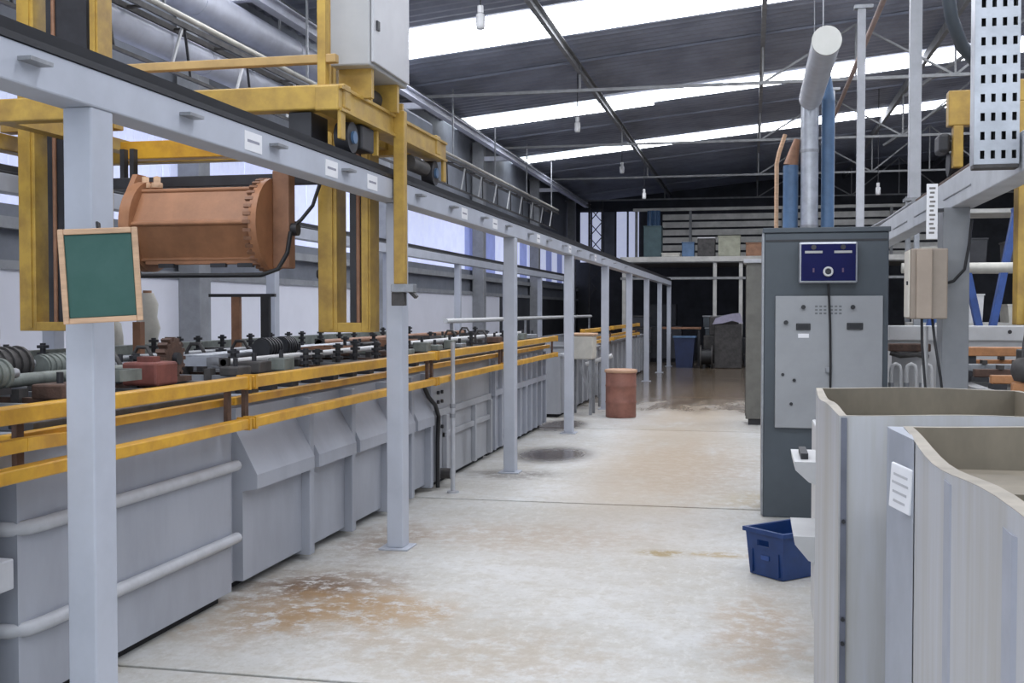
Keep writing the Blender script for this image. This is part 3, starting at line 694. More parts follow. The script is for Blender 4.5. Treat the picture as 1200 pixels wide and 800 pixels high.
# hook arm on the aisle side
ha = MB().box(-2.115, -2.045, 6.40, 6.46, 1.66, 2.70, .006).build('hook_arm', M_yellow2, cr)
MB().box(-2.13, -1.99, 6.39, 6.47, 1.61, 1.66, .004).build('gripper', M_steel, ha)
MB().box(-2.13, -2.05, 6.40, 6.46, 1.53, 1.61, .004).bar((-2.04, 6.43, 1.64), (-1.98, 6.43, 1.58), .05, .02).build('gripper_jaw', M_greydark, ha)
# control box
cb = MB().box(-2.255, -2.03, 5.74, 6.42, 2.83, 3.75, .01).build('control_box', M_box_grey, cr)
MB().box(-2.028, -2.012, 5.76, 6.40, 2.85, 3.73, .004).build('door', mat('box_door', (.50, .50, .52), .4, var=.06), cb)
MB().box(-2.012, -2.002, 5.80, 5.84, 3.03, 3.08).build('latch', M_dark, cb)
for yb in (5.85, 6.3): MB().box(-2.24, -2.05, yb - .02, yb + .02, 2.67, 2.83).build('stand', M_yellow2, cb)
# dark lifting bar for the barrel
MB().box(-4.15, -2.67, 6.60, 6.67, 2.30, 2.37, .005).build('lifting_bar', M_dark, cr)
for xx in (-3.98, -4.05): MB().box(xx - .015, xx + .015, 6.61, 6.66, 2.37, 2.56).build('hanger_strap', M_dark, cr)

# ---- copper coloured plating barrel hanging from the crane
pb = thing('plating_barrel', 'copper coloured hexagonal plating barrel hanging from the yellow crane', 'barrel', (-3.32, 6.40, 1.75))
cy, cz, rr = 6.42, 2.03, .245
hexa = [(cy - rr * math.cos(math.radians(60 * i)), cz + rr * math.sin(math.radians(60 * i))) for i in range(6)]
MB().prism(hexa, 'x', -3.72, -2.935).build('drum_body', M_copper, pb)
for i in range(6):     # raised frames along each edge of the barrel
    a = math.radians(60 * i); p = (cy - rr * 1.0 * math.cos(a), cz + rr * 1.0 * math.sin(a))
    MB().cyl((-3.72, *p), (-2.935, *p), .014, 8).build('edge_bar', M_copper, pb)
MB().box(-3.70, -2.95, cy - .13, cy - .07, cz - .245, cz - .205, .004).build('lower_lip', M_copper, pb)
for x0, x1 in ((-3.79, -3.72), (-2.935, -2.885)):
    MB().cyl((x0, cy, cz), (x1, cy, cz), .285, 36).build('gear_disc', M_copper, pb)
for i in range(36):
    a = i * math.pi / 18
    if -math.cos(a) > .45: continue
    MB().obox((-2.945, cy - .278 * math.cos(a), cz + .278 * math.sin(a)), (.05, .022, .02), (-a, 0, 0)).build('tooth', M_brown, pb)
MB().box(-2.885, -2.775, cy - .05, cy + .05, 1.76, 2.36, .008).build('hanger_plate', M_brown, pb)
MB().prism([(cy - .20, 1.80), (cy + .2, 1.80), (cy + .16, 2.2), (cy + .05, 2.36), (cy - .05, 2.36), (cy - .16, 2.2)], 'x', -3.83, -3.795).build('hanger_plate', M_copper, pb)
MB().cyl((-2.775, cy, 2.0), (-2.735, cy, 2.0), .04, 14).build('pivot', M_dark, pb)
for xx in (-3.74, -3.66): MB().lathe([(.035, 0), (.035, .03), (.022, .035), (.022, .07), (.001, .075)], (xx, cy - .05, 2.27), 10).build('lug', M_wood, pb)
MB().tube([(-3.74, cy - .18, 1.80), (-3.70, cy - .18, 1.715), (-2.90, cy - .18, 1.715), (-2.80, cy - .16, 1.75), (-2.765, cy - .1, 1.85), (-2.76, cy - .06, 1.98)], .014, 8).build('dip_tube', M_cable, pb)
for xx in (-3.55, -3.2, -3.02): MB().box(xx - .05, xx + .05, cy - .15, cy - .12, 1.765, 1.79).build('latch', M_dark, pb)
tag(MB().tube([(-2.62, 6.50, 2.30), (-2.66, 6.47, 2.15), (-2.72, 6.43, 2.06), (-2.755, 6.42, 2.03)], .012, 8).build('hose', M_cable, loc=(-2.755, 6.42, 2.03)), 'black hose slanting down to the pivot of the copper barrel', 'hose')

# ================================================================== DUCTS AND PIPES UNDER THE LEFT EAVE
def duct(x, z, y0, y1, r, m, label, n=24, bands=True, name='duct', cat='duct'):
    t = thing(name, label, cat, (x, y0, z))
    MB().cyl((x, y0, z), (x, y1, z), r, n).build('pipe', m, t)
    if bands:
        yy = y0 + 1.2
        while yy < y1:
            MB().cyl((x, yy - .02, z), (x, yy + .02, z), r * 1.04, n).build('seam_band', m, t); yy += 2.4
    yy = y0 + .6
    while yy < y1:
        if z < 4.1: MB().box(XW + .022, x - r * .95, yy - .02, yy + .02, z - .02, z + .02).build('wall_bracket', M_steel, t)
        else: MB().box(x - .012, x + .012, yy - .012, yy + .012, z + r * .9, roof_z(x) - .05).build('hanger', M_steel, t)
        yy += 3.3
duct(-5.45, 4.02, 2, 14.2, .135, M_duct, 'thick grey air duct along the wall below the pale conduit')
duct(-5.55, 4.66, 2, 15.0, .17, M_duct, 'thick blue grey air duct high under the left eave')
duct(-5.2, 4.24, 2, 30, .028, M_beige, 'pale conduit running between the two thick air ducts', 10, False, 'conduit', 'conduit')
t = thing('cable_ladder', 'dark cable ladder with struts hung below the pale conduit', 'cable ladder', (-5.25, 2, 3.7))
for xx in (-5.33, -5.17): MB().box(xx - .012, xx + .012, 2, 30, 4.12, 4.17).build('side_rail', M_greydark, t)
yy = 2.4
while yy < 30:
    MB().box(-5.33, -5.17, yy - .02, yy + .02, 4.13, 4.15).build('rung', M_greydark, t); yy += .8
MB().box(-5.235, -5.205, 2, 30, 3.68, 3.71).build('lower_rail', M_greydark, t)
yy = 3.0; k = 0
while yy < 30:
    MB().bar((-5.19, yy, 4.12), (-5.22, yy - .16, 3.71), .022, .022).build('strut', M_white, t)
    MB().bar((-5.19, yy + .05, 4.12), (-5.22, yy + .21, 3.71), .022, .022).build('strut', M_dark, t); yy += 1.3
t = thing('eave_beam', 'grey steel eave beam high on the left wall under the roof', 'beam', (-5.3, 2, 4.9))
MB().prism([(-5.36, 4.86), (-5.24, 4.86), (-5.24, 4.88), (-5.29, 4.88), (-5.29, 4.98), (-5.24, 4.98), (-5.24, 5.0), (-5.36, 5.0), (-5.36, 4.98), (-5.31, 4.98), (-5.31, 4.88), (-5.36, 4.88)], 'y', 2, 36).build('beam', M_duct, t)
for yy in (5, 11.35, 17.95, 24.55, 31.2): MB().box(-5.95, -5.36, yy - .05, yy + .05, 4.88, 4.98).build('arm', M_duct, t)
# lattice tower at the far end
t = thing('lattice_tower', 'dark lattice tower before the pale sheets of the far gable', 'tower', (-5.2, 37.5, 0))
for dx in (-.22, .22): MB().box(-5.2 + dx - .03, -5.2 + dx + .03, 37.47, 37.53, 0, 5.2).build('leg', M_dark, t)
for i in range(6):
    z0 = 2.0 + i * .5
    MB().bar((-5.42, 37.5, z0), (-4.98, 37.5, z0 + .5), .03, .03).bar((-5.42, 37.5, z0 + .5), (-4.98, 37.5, z0), .03, .03).build('brace', M_dark, t)

# ================================================================== PENDANT LAMPS
def pendant(x, y, z, label):
    t = thing('pendant_lamp', label, 'lamp', (x, y, z), 'pendant lamps hung from the roof')
    MB().cyl((x, y, z + .26), (x, y, roof_z(x) - .02), .008, 6).build('cord', M_cable, t)
    MB().cyl((x, y, z + .18), (x, y, z + .26), .035, 12).build('socket', M_white, t)
    MB().lathe([(.02, .18), (.05, .16), (.052, .04), (.045, .0), (.001, -.005)], (x, y, z), 14).build('bulb', M_white, t)
for (x, y, z) in ((-3.0, 12.2, 4.66), (-3.0, 19.3, 4.62), (-3.0, 26.1, 4.72), (-2.85, 30.0, 4.5), (2.63, 25.0, 3.98)):
    pendant(x, y, z, 'white tubular bulb hanging on a cord from the roof')

# ================================================================== CONTROL CABINET
t = thing('control_cabinet', 'tall dark grey control cabinet with a pale double door panel', 'cabinet', (.52, 8.3, 0))
CX0, CX1, CY = .085, .945, 8.24
MB().box(CX0, CX1, CY, CY + .62, .0, 2.06, .008).build('body', M_cab, t)
MB().box(CX0 - .012, CX1 + .012, CY - .012, CY + .64, 2.06, 2.095, .004).build('top', M_cab, t)
MB().box(CX0 - .014, CX0, CY, CY + .6, .02, 2.06).build('side_trim', M_steel, t)
MB().box(CX0 + .01, CX1 - .01, CY - .004, CY, 1.995, 2.01).build('seam', M_dark, t)
d = MB().box(.165, .905, CY - .03, CY, .655, 1.605, .006).build('door', M_door, t)
yd = CY - .031
for (x, z) in ((.36, 1.525), (.70, 1.525), (.24, 1.415)):
    MB().cyl((x, yd, z), (x, yd - .018, z), .016, 12).build('knob', M_dark, d)
for (x, z, w_) in ((.36, 1.385, .10), (.715, 1.39, .11)):
    mtr = MB().box(x - w_ / 2, x + w_ / 2, yd - .012, yd, z - .024, z + .024, .004).build('meter', M_dark, d)
    MB().box(x - w_ * .35, x + w_ * .35, yd - .0135, yd - .012, z - .012, z + .012).build('glass', M_rail_black, mtr)
MB().box(.325, .40, yd - .002, yd, 1.305, 1.335).build('sticker', M_paper, d)
for z in (1.53, 1.505, 1.48):
    for x in (.45, .48, .51, .555, .585, .615): MB().box(x - .009, x + .009, yd - .0015, yd, z - .006, z + .006).build('print', mat('print_grey', (.16, .17, .18), .6), d)
MB().box(.515, .55, yd - .02, yd, 1.055, 1.095, .004).build('latch', M_steel, d)
for (x, z) in ((.30, 1.0), (.28, .83), (.22, 1.04)): MB().cyl((x, yd, z), (x, yd - .008, z), .012, 10).build('screw', M_dark, d)
bb = MB().box(.325, .725, CY - .10, CY, 1.695, 1.985, .012).build('blue_panel_box', M_galv, t)
MB().box(.34, .712, CY - .106, CY - .10, 1.71, 1.97, .004).build('face', M_blue_face, bb)
for x in (.425, .625):
    MB().box(x - .06, x + .06, CY - .112, CY - .106, 1.905, 1.922).build('slot', M_box_grey, bb)
    MB().cyl((x, CY - .106, 1.948), (x, CY - .114, 1.948), .018, 12).build('button', M_greydark, bb)
    MB().box(x - .006, x + .006, CY - .108, CY - .106, 1.77, 1.80).build('mark', mat('mark_mauve', (.12, .07, .14), .5), bb)
rg = MB(); n = 24
rg.tube([(.525 + .028 * math.cos(a * 2 * math.pi / 24), CY - .113, 1.775 + .028 * math.sin(a * 2 * math.pi / 24)) for a in range(25)], .008, 8)
rg.build('knob_ring', M_white, bb)
MB().cyl((.525, CY - .106, 1.775), (.525, CY - .118, 1.775), .018, 12).build('knob', M_dark, bb)
tag(MB().tube([(.53, CY - .05, 1.69), (.535, CY - .055, 1.6), (.545, CY - .05, 1.4), (.55, CY - .052, 1.1), (.548, CY - .05, .8), (.545, CY - .045, .62)], .008, 8).build('cable', M_cable, loc=(.545, CY - .05, .62)),
    'black cable running down the front of the dark control cabinet', 'cable')
# narrow cabinet behind
t = thing('narrow_cabinet', 'narrow beige grey cabinet standing behind the dark control cabinet', 'cabinet', (.12, 14.9, 0))
MB().box(-.075, .36, 14.85, 15.35, .08, 2.12, .008).build('body', mat('cab_beige', (.15, .147, .13), .5), t)
MB().box(-.11, .38, 14.80, 15.4, 2.12, 2.17, .008).build('cornice', M_rib, t)
MB().box(-.082, -.072, 14.87, 15.33, .12, 2.08).build('door', M_greydark, t)
MB().box(-.04, .34, 14.88, 15.32, 0, .08).build('plinth', M_dark, t)

# ================================================================== BLUE CRATE
t = thing('crate', 'blue plastic crate with hand hole standing on the floor by the tanks', 'crate', (.16, 6.5, 0))
Rc = Matrix.Rotation(math.radians(-45), 3, 'Z'); cc = Vector((.205, 6.475, 0))
def cpart(name, b, m): b.v = [cc + Rc @ v for v in b.v]; return b.build(name, m, t)
def crate_side(b, pts, th):
    pass
wb_, wt_, db_, dt_, hh = .125, .145, .165, .185, .265
def wall4(b, p):  # thick quad wall: p = outer bottom a,b, outer top b,a ; offset inward
    a0, a1, b1, b0 = [Vector(q) for q in p]; c_ = (a0 + a1 + b1 + b0) / 4; n = Vector((-c_.x, -c_.y, 0)).normalized() * .012
    vs = [a0, a1, b1, b0, a0 + n, a1 + n, b1 + n, b0 + n]
    b._add(vs, [(0, 1, 2, 3), (7, 6, 5, 4), (0, 4, 5, 1), (1, 5, 6, 2), (2, 6, 7, 3), (3, 7, 4, 0)])
b = MB()
b.box(-wb_, wb_, -db_, db_, .005, .02)
wall4(b, [(-wb_, db_, .005), (wb_, db_, .005), (wt_, dt_, hh), (-wt_, dt_, hh)])
wall4(b, [(wb_, -db_, .005), (wb_, db_, .005), (wt_, dt_, hh), (wt_, -dt_, hh)])
wall4(b, [(-wb_, -db_, .005), (-wb_, db_, .005), (-wt_, dt_, hh), (-wt_, -dt_, hh)])
def fx(z): return wb_ + (wt_ - wb_) * z / hh
def fy(z): return -(db_ + (dt_ - db_) * z / hh)
h0, h1, hx0, hx1 = .175, .21, -.06, .03
for (xa, xb, za, zb2) in ((None, None, .005, h0), (None, None, h1, hh), (None, hx0, h0, h1), (hx1, None, h0, h1)):
    f0 = lambda z, v, s_: v if v is not None else s_ * fx(z)
    wall4(b, [(f0(za, xa, -1), fy(za), za), (f0(za, xb, 1), fy(za), za), (f0(zb2, xb, 1), fy(zb2), zb2), (f0(zb2, xa, -1), fy(zb2), zb2)])
cpart('shell', b, M_crate)
b = MB(); b.box(-wt_ - .012, wt_ + .012, -dt_ - .012, -dt_ + .01, hh - .018, hh + .006).box(-wt_ - .012, wt_ + .012, dt_ - .01, dt_ + .012, hh - .018, hh + .006)
b.box(-wt_ - .012, -wt_ + .01, -dt_ + .01, dt_ - .01, hh - .018, hh + .006).box(wt_ - .01, wt_ + .012, -dt_ + .01, dt_ - .01, hh - .018, hh + .006)
cpart('rim', b, M_crate)
for x in (-.10, .10): cpart('rib', MB().box(x - .006, x + .006, fy(.08) - .010, fy(.08) + .004, .02, .15), M_crate)
cpart('emblem', MB().box(-.03, .03, fy(.11) - .006, fy(.11), .10, .125), M_blue_steel)

# ================================================================== RIGHT-HAND TANKS
def wavy_tank(name, label, x0, x1, y0, y1, zt, bulge, sag):
    """open plastic tank with slightly warped sheet walls and sagging rim; footprint polygon with thick walls"""
    t = thing(name, label, 'tank', ((x0 + x1) / 2, (y0 + y1) / 2, 0), 'pale open tanks on the right')
    n = 14
    def loop(off, sc=1.0):
        P = []
        for i in range(n): f_ = i / n; P.append((x0 + off - sc * bulge * math.sin(math.pi * f_), y0 + off + (y1 - y0 - 2 * off) * f_, 'l', f_))
        for i in range(n): f_ = i / n; P.append((x0 + off + (x1 - x0 - 2 * off) * f_, y1 - off + 0 * f_, 'f', f_))
        for i in range(n): f_ = i / n; P.append((x1 - off, y1 - off - (y1 - y0 - 2 * off) * f_, 'r', f_))
        for i in range(n): f_ = i / n; P.append((x1 - off - (x1 - x0 - 2 * off) * f_, y0 + off, 'n', f_))
        return P
    O, I = loop(0), loop(.022)
    def ztop(p):
        s_, f_ = p[2], p[3]
        dip = sag * math.sin(2 * math.pi * f_ + .3) if s_ in 'lr' else .008 * math.sin(math.pi * f_)
        return zt + dip * math.sin(math.pi * f_)
    m = len(O); b = MB()
    zs = [0.0, .35, .7, .95, None]
    vs = []; fs = []
    for k, z in enumerate(zs):
        kk = 1.0
        for p in O:
            zz = ztop(p) if z is None else z
            xx = p[0] if p[2] != 'l' else x0 + (p[0] - x0) * kk
            vs.append((xx, p[1], zz))
    for k in range(len(zs) - 1):
        for i in range(m): fs.append((k * m + i, k * m + (i + 1) % m, (k + 1) * m + (i + 1) % m, (k + 1) * m + i))
    b._add(vs, fs, False); b.build('outer_wall', M_tank_pale, t, recalc=False)
    b = MB(); top = (len(zs) - 1) * m
    vs2 = [vs[top + i] for i in range(m)] + [(I[i][0] if I[i][2] != 'l' else x0 + .022 + (O[i][0] - x0) * .4, I[i][1], vs[top + i][2]) for i in range(m)]
    vs2 = [Vector(v) + Vector((0, 0, .0005)) for v in vs2]
    b._add(vs2, [(i, (i + 1) % m, m + (i + 1) % m, m + i) for i in range(m)]); b.build('rim', mat('rim_tan', (.36, .32, .26), .5, var=.25, scale=8), t)
    b = MB(); vs3 = [vs2[m + i] for i in range(m)] + [(I[i][0], I[i][1], .06) for i in range(m)]
    b._add(vs3, [(i, m + i, m + (i + 1) % m, (i + 1) % m) for i in range(m)]); b._add(vs3[m:], [list(range(m))])
    b.build('inner_wall', M_tank_stain, t)
    return t
TA = wavy_tank('rinse_tank', 'pale open plastic tank with a dark seam at its corner beside the blue crate', .245, .98, 3.28, 4.45, 1.20, .014, .010)
MB().box(.268, .958, 4.32, 4.40, 1.05, 1.10).build('inner_ledge', M_tank_stain, TA)
MB().box(.250, .266, 3.272, 3.281, .0, 1.196).build('corner_seam', mat('seam_grey', (.15, .16, .20), .6), TA)
for z in (.25, .55, .62, .9): MB().cyl((.258, 3.272, z), (.258, 3.264, z), .006, 8).build('rivet', M_dark, TA)
TBk = wavy_tank('rinse_tank', 'pale open plastic tank with a small white plate on its corner', .385, 1.25, 1.35, 3.02, 1.20, .02, .020)
MB().box(.410, 1.22, 2.55, 2.93, 1.085, 1.105).build('inner_ledge', M_tank_stain, TBk)
MB().prism([(.372, 2.72), (.347, 2.98), (.347, 3.03), (.40, 3.03)], 'z', 0, 1.198).build('corner_post', mat('corner_shade_blue', (.36, .385, .44), .45, var=.12), TBk)  # darker, bluer than the wall: shade of the turned facet painted in
for yf, xb_ in ((2.22, .3665), (1.74, .3725)): MB().prism([(xb_ + .004, yf - .06), (xb_ - .004, yf - .03), (xb_ - .004, yf + .03), (xb_ + .004, yf + .06)], 'z', 0, 1.176).build('wall_fold', mat('fold_shade', (.38, .40, .46), .5, var=.15), TBk)  # almost flush bands; the folds' shading is put into their colour
t = thing('name_plate', 'small white lettered plate tied to the corner of the near pale tank', 'plate', (.352, 2.78, 1.02))
Rp = Matrix.Rotation(math.radians(6), 3, 'Y')
def ppart(name, b, m): b.v = [Vector((.352, 2.78, 1.075)) + Matrix.Rotation(math.radians(-66), 3, 'Z') @ (Rp @ v) for v in b.v]; return b.build(name, m, t)
ppart('plate', MB().box(-.046, .046, -.004, .004, -.055, .055, .003), M_paper)
for z, w_ in ((.030, .06), (.010, .07), (-.012, .06), (-.034, .05)): ppart('print', MB().box(-w_ / 2, w_ / 2, -.0050, -.004, z - .003, z + .003), mat('plate_print', (.56, .56, .58), .7))
# white flanged unit between the pale tank and the cabinet
t = thing('flanged_trough', 'white trough with two jutting flanges behind the pale seam-cornered tank', 'trough', (.6, 5.2, 0))
MB().box(.30, .95, 4.62, 5.80, 0, .95, .01).build('body', M_white, t)
for z0, z1 in ((.79, .875), (.465, .565)):
    MB().prism([(.175, z1), (.30, z1), (.30, z0 - .02), (.235, z0), (.18, z1 - .035)], 'y', 4.72, 5.15).build('flange', M_white, t)
MB().box(.205, .235, 4.80, 5.05, .876, .90).build('clip', M_dark, t)

# ================================================================== RIGHT RUNWAY
XQ = 1.25
t = thing('crane_runway', 'grey crane runway on wide posts at the right with a dark rail', 'crane runway', (XQ, 7.2, 0))
MB().box(XQ - .06, XQ + .08, 3.0, 30.2, 2.13, 2.315, .006).build('beam', mat('beam_underside_grey', (.50, .52, .55), .5, var=.15), t)
MB().box(XQ - .02, XQ + .04, 6.5, 30.2, 2.316, 2.36, .006).build('rail', M_rust, t)
for y in (7.30, 12.3, 17.3, 22.3, 27.3):
    p = MB().box(XQ - .112, XQ + .045, y - .10, y + .10, .012, 2.13, .006).build('post', mat('post_grey', (.24, .25, .265), .5, var=.12), t)
    MB().box(XQ - .135, XQ + .10, y - .15, y + .15, 0, .012).build('base_plate', M_steel, p)
for i, y in enumerate([6.6, 7.9, 9.2, 10.5]):
    MB().box(XQ - .066, XQ - .060, y, y + .9, 2.20, 2.206).build('weld_seam', M_steel, t)
# uprights standing on the runway beam
def upright(y, label):
    u = thing('conduit_post', label, 'post', (XQ, y, 2.316), 'pale uprights on the right runway')
    MB().box(XQ - .05, XQ + .04, y - .04, y + .04, 2.385, 5.05, .006).build('post', M_rib, u)
    MB().box(XQ - .09, XQ + .12, y - .06, y + .06, 5.05, 5.09).build('cap', M_steel, u)
    MB().box(XQ - .08, XQ + .08, y - .08, y + .08, 2.361, 2.385).build('foot', M_steel, u)
upright(9.25, 'pale upright on the right runway nearest the perforated duct')
upright(13.75, 'pale upright on the right runway behind the beige switch box, second from the perforated duct')
upright(18.7, 'slim pale upright on the right runway beside the blue pipes')
tag(MB().cyl((1.48, 8.8, 5.12), (1.48, 24.0, 5.12), .035, 10).build('conduit', M_pinkrod, loc=(1.48, 8.8, 5.12)), 'brown conduit carried along the tops of the pale uprights', 'conduit')
tag(MB().tube([(1.64, 9.0, 5.80), (1.60, 9.0, 4.9), (1.52, 9.0, 4.4), (1.45, 9.0, 4.1), (1.44, 9.0, 3.9), (1.48, 9.05, 3.72), (1.58, 9.2, 3.55), (1.8, 9.6, 3.45)], .05, 12).build('flexible_hose', M_cab, loc=(1.5, 9.0, 3.5)), 'grey flexible hose drooping from the roof beside the perforated duct', 'hose')

# perforated cable duct
pd = thing('perforated_duct', 'upright perforated grey cable duct fixed beside the right runway beam', 'cable duct', (1.08, 5.45, 2.165))
def perforated(x0, x1, y, z0, z1, cols, rows):
    b = MB(); W = x1 - x0; Hh = z1 - z0; th = .004
    xs = [0]; 
    for i in range(cols): xs += [(i + .38) / (cols + .3) + .05, (i + .80) / (cols + .3) + .05]
    xs.append(1); zs = [0]
    for j in range(rows): zs += [(j + .28) / rows, (j + .72) / rows]
    zs.append(1)
    nx = len(xs); vs = [(x0 + W * a, y, z0 + Hh * c) for c in zs for a in xs] + [(x0 + W * a, y + th, z0 + Hh * c) for c in zs for a in xs]
    fs = []; o = nx * len(zs)
    for j in range(len(zs) - 1):
        for i in range(nx - 1):
            q = (j * nx + i, j * nx + i + 1, (j + 1) * nx + i + 1, (j + 1) * nx + i)
            if i % 2 == 1 and j % 2 == 1:
                for e in range(4): a, c = q[e], q[(e + 1) % 4]; fs.append((a, c, c + o, a + o))
            else:
                fs.append(q); fs.append(tuple(k + o for k in q)[::-1])
    return b._add(vs, fs)
perforated(.983, 1.176, 5.40, 2.165, 3.70, 4, 18).build('perforated_face', M_galv, pd, recalc=False)
MB().box(.983, .987, 5.404, 5.50, 2.165, 3.70).build('side', M_galv, pd)
MB().box(1.172, 1.176, 5.404, 5.50, 2.165, 3.70).build('side', M_galv, pd)
MB().box(.988, 1.171, 5.47, 5.48, 2.165, 3.70).build('back', M_dark, pd)  # dark sheet stands in for the shade behind the holes
MB().box(.983, 1.176, 5.40, 5.48, 2.145, 2.165, .004).build('bottom_cap', M_greydark, pd)
for i in range(5): MB().cyl((1.01 + i * .033, 5.44, 2.17), (1.01 + i * .033, 5.44, 3.68), .009, 6).build('cable', M_cable, pd)
for z in (2.19, 2.27): MB().box(1.13, 1.188, 5.50, 5.52, z, z + .03).build('bracket', M_steel, pd)

# yellow crane of the right line
t = thing('hoist_crane', 'yellow crane carriage on the right runway behind the perforated duct', 'crane', (XQ, 7.6, 2.36))
MB().box(1.20, 1.40, 7.42, 7.52, 2.66, 2.88, .008).build('carriage', M_yellow2, t)
MB().box(1.23, 1.29, 7.42, 7.50, 2.40, 2.66, .006).box(1.36, 1.41, 7.42, 7.50, 2.40, 2.66, .006).build('leg', M_yellow2, t)
MB().cyl((1.22, 7.56, 2.44), (1.30, 7.56, 2.44), .08, 18).build('wheel', M_dark, t)
MB().box(1.30, 3.3, 7.44, 7.54, 2.70, 2.84, .006).build('cross_beam', M_yellow2, t)
MB().box(1.15, 1.22, 7.45, 7.65, 2.50, 2.62, .02).build('motor', M_dark, t)
MB().box(1.44, 1.58, 6.62, 6.74, 1.42, 2.66, .006).build('mast', M_yellow2, t)
MB().box(1.44, 1.58, 6.62, 7.50, 2.66, 2.78, .006).build('mast_arm', M_yellow2, t)
# brown ledge conduit on the runway
tag(MB().tube([(1.21, 9.0, 2.333), (1.21, 10.5, 2.333), (1.16, 12.0, 2.33), (1.05, 12.6, 2.1)], .016, 8).build('armoured_cable', M_steel, loc=(1.21, 9.0, 2.333)), 'grey armoured cable lying on the edge of the right runway beam', 'cable')

# switch box and strip on the right post
t = thing('switch_box', 'beige electrical switch box fixed to the wide right post', 'box', (1.02, 7.05, 1.44))
MB().box(.925, 1.135, 6.98, 7.22, 1.45, 1.87, .008).build('case', mat('switch_beige', (.31, .255, .205), .5, var=.12), t)
MB().box(.955, 1.045, 6.955, 6.98, 1.452, 1.868, .006).build('door', mat('switch_door', (.36, .29, .23), .5, var=.1), t)
MB().box(.916, .925, 7.0, 7.2, 1.46, 1.86, .003).build('lit_side', mat('switch_side_lit', (.70, .66, .58), .5, var=.08), t)  # paler colour paints the light on the box's left face
MB().cyl((.916, 7.03, 1.665), (.908, 7.03, 1.665), .012, 8).build('lock', M_dark, t)
t = thing('label_strip', 'tall white lettered strip clipped under the right runway beam', 'sign', (1.06, 7.15, 1.95))
MB().box(1.035, 1.10, 7.15, 7.156, 1.935, 2.27, .002).build('plate', M_paper, t)
for i in range(11): MB().box(1.05 + (i % 2) * .004, 1.086 - (i % 3) * .005, 7.1485, 7.1500, 2.245 - i * .027 - .008, 2.245 - i * .027 + .004).build('print', mat('strip_print', (.22, .21, .2), .7), t)
MB().box(1.10, 1.135, 7.15, 7.2, 2.10, 2.12).build('clip', M_dark, t)
for i, pts in enumerate([[(1.06, 7.05, 1.45), (1.07, 7.0, 1.3), (1.10, 6.98, 1.1), (1.16, 7.0, .6), (1.14, 7.02, .02)], [(1.0, 7.05, 1.45), (1.0, 7.03, 1.3), (1.02, 7.0, 1.0), (1.05, 7.0, .02)]]):
    tag(MB().tube(pts, .008, 8).build('cable', M_cable, loc=pts[-1]), ('slack black cable bowing out below the beige switch box', 'straight black cable hanging below the beige switch box')[i], 'cable')
tag(MB().tube([(1.30, 7.18, 2.05), (1.285, 7.17, 1.9), (1.26, 7.17, 1.75), (1.20, 7.18, 1.68), (1.15, 7.18, 1.665)], .009, 8).build('cable', M_cable, loc=(1.15, 7.18, 1.665)), 'black cable curving from the runway beam to the beige switch box', 'cable')
t = thing('drain_pipe', 'white upright pipe beside the wide right post', 'pipe', (1.085, 7.4, 0))
MB().cyl((1.075, 7.42, 0), (1.075, 7.42, 1.40), .018, 10).build('pipe', M_white, t)
MB().cyl((1.075, 7.42, .9), (1.075, 7.42, .94), .026, 10).build('coupling', M_white, t)

# ---- right line: tanks with racks
t = thing('rinse_line', 'white capped tank behind the wide right post', 'tank', (2.2, 9.8, 0))
tank_shell(t, 9.0, 11.4, 1.24, M_white, x0=3.6, x1=1.06)
MB().box(1.03, 3.62, 8.96, 9.06, 1.27, 1.385, .01).build('front_cap', M_white, t)
for x in (1.45, 1.9, 2.5): MB().cyl((x, 8.965, 1.34), (x, 8.955, 1.34), .015, 10).build('hole_plug', M_dark, t)
t = thing('rack_tank', 'low grey tank loaded with racks at the right edge', 'tank', (2.3, 6.6, 0))
tank_shell(t, 5.0, 8.6, .98, M_tank_pale, x0=3.4, x1=1.42)
def rack(y, z, m, label):
    r = thing('plating_rack', label, 'rack', (2.2, y, z), 'racks on the right tank')
    MB().box(1.36, 3.2, y - .03, y + .03, z, z + .05, .006).build('bar', m, r)
    for i in range(8): MB().box(1.5 + i * .2, 1.53 + i * .2, y - .05, y + .05, z + .05, z + .075).build('clip', M_greydark, r)
    MB().box(1.36, 1.44, y - .06, y + .06, z - .03, z).build('saddle', M_dark, r)
for i, (y, m, l) in enumerate(((5.4, M_white, 'white plating rack bar at the near end of the right tank'), (5.9, M_brown, 'dark brown plating rack bar across the right tank'), (6.35, M_orange_rack, 'orange plating rack bar across the right tank below the yellow mast'), (6.9, M_orange_rack, 'orange plating rack bar level with the wide right post'), (7.4, M_rust, 'rusty plating rack bar just behind the wide right post'), (7.9, M_steel, 'grey plating rack bar on the right tank near the white cap'), (8.35, M_orange_rack, 'orange plating rack bar at the far end of the right tank'))):
    rack(y, 1.045 + .01 * i, m, l)
t = thing('wooden_board', 'orange brown board laid along the right tank behind the racks', 'board', (2.1, 8.0, 1.2))
MB().box(1.40, 3.3, 8.05, 8.22, 1.19, 1.25, .006).build('plank', M_orange_rack, t)
MB().box(1.42, 1.5, 8.07, 8.2, 1.012, 1.19).box(3.1, 3.18, 8.07, 8.2, 1.012, 1.19).build('foot', M_dark, t)
# dangling cable at the right edge
tag(MB().tube([(1.52, 6.604, 1.75), (1.51, 6.604, 1.60), (1.49, 6.56, 1.44), (1.45, 6.46, 1.32), (1.42, 6.36, 1.22)], .016, 8).build('cable', M_cable, loc=(1.42, 6.36, 1.22)), 'thick black cable slanting down past the yellow mast at the right edge', 'cable')
tag(MB().lathe([(.001, 0), (.05, .01), (.07, .06), (.06, .11), (.03, .13), (.001, .135)], (1.42, 6.35, 1.116), 12).build('cable_knot', M_greydark, loc=(1.42, 6.35, 1.116)), 'dark tangled knot of cable lying on the racks', 'cable')
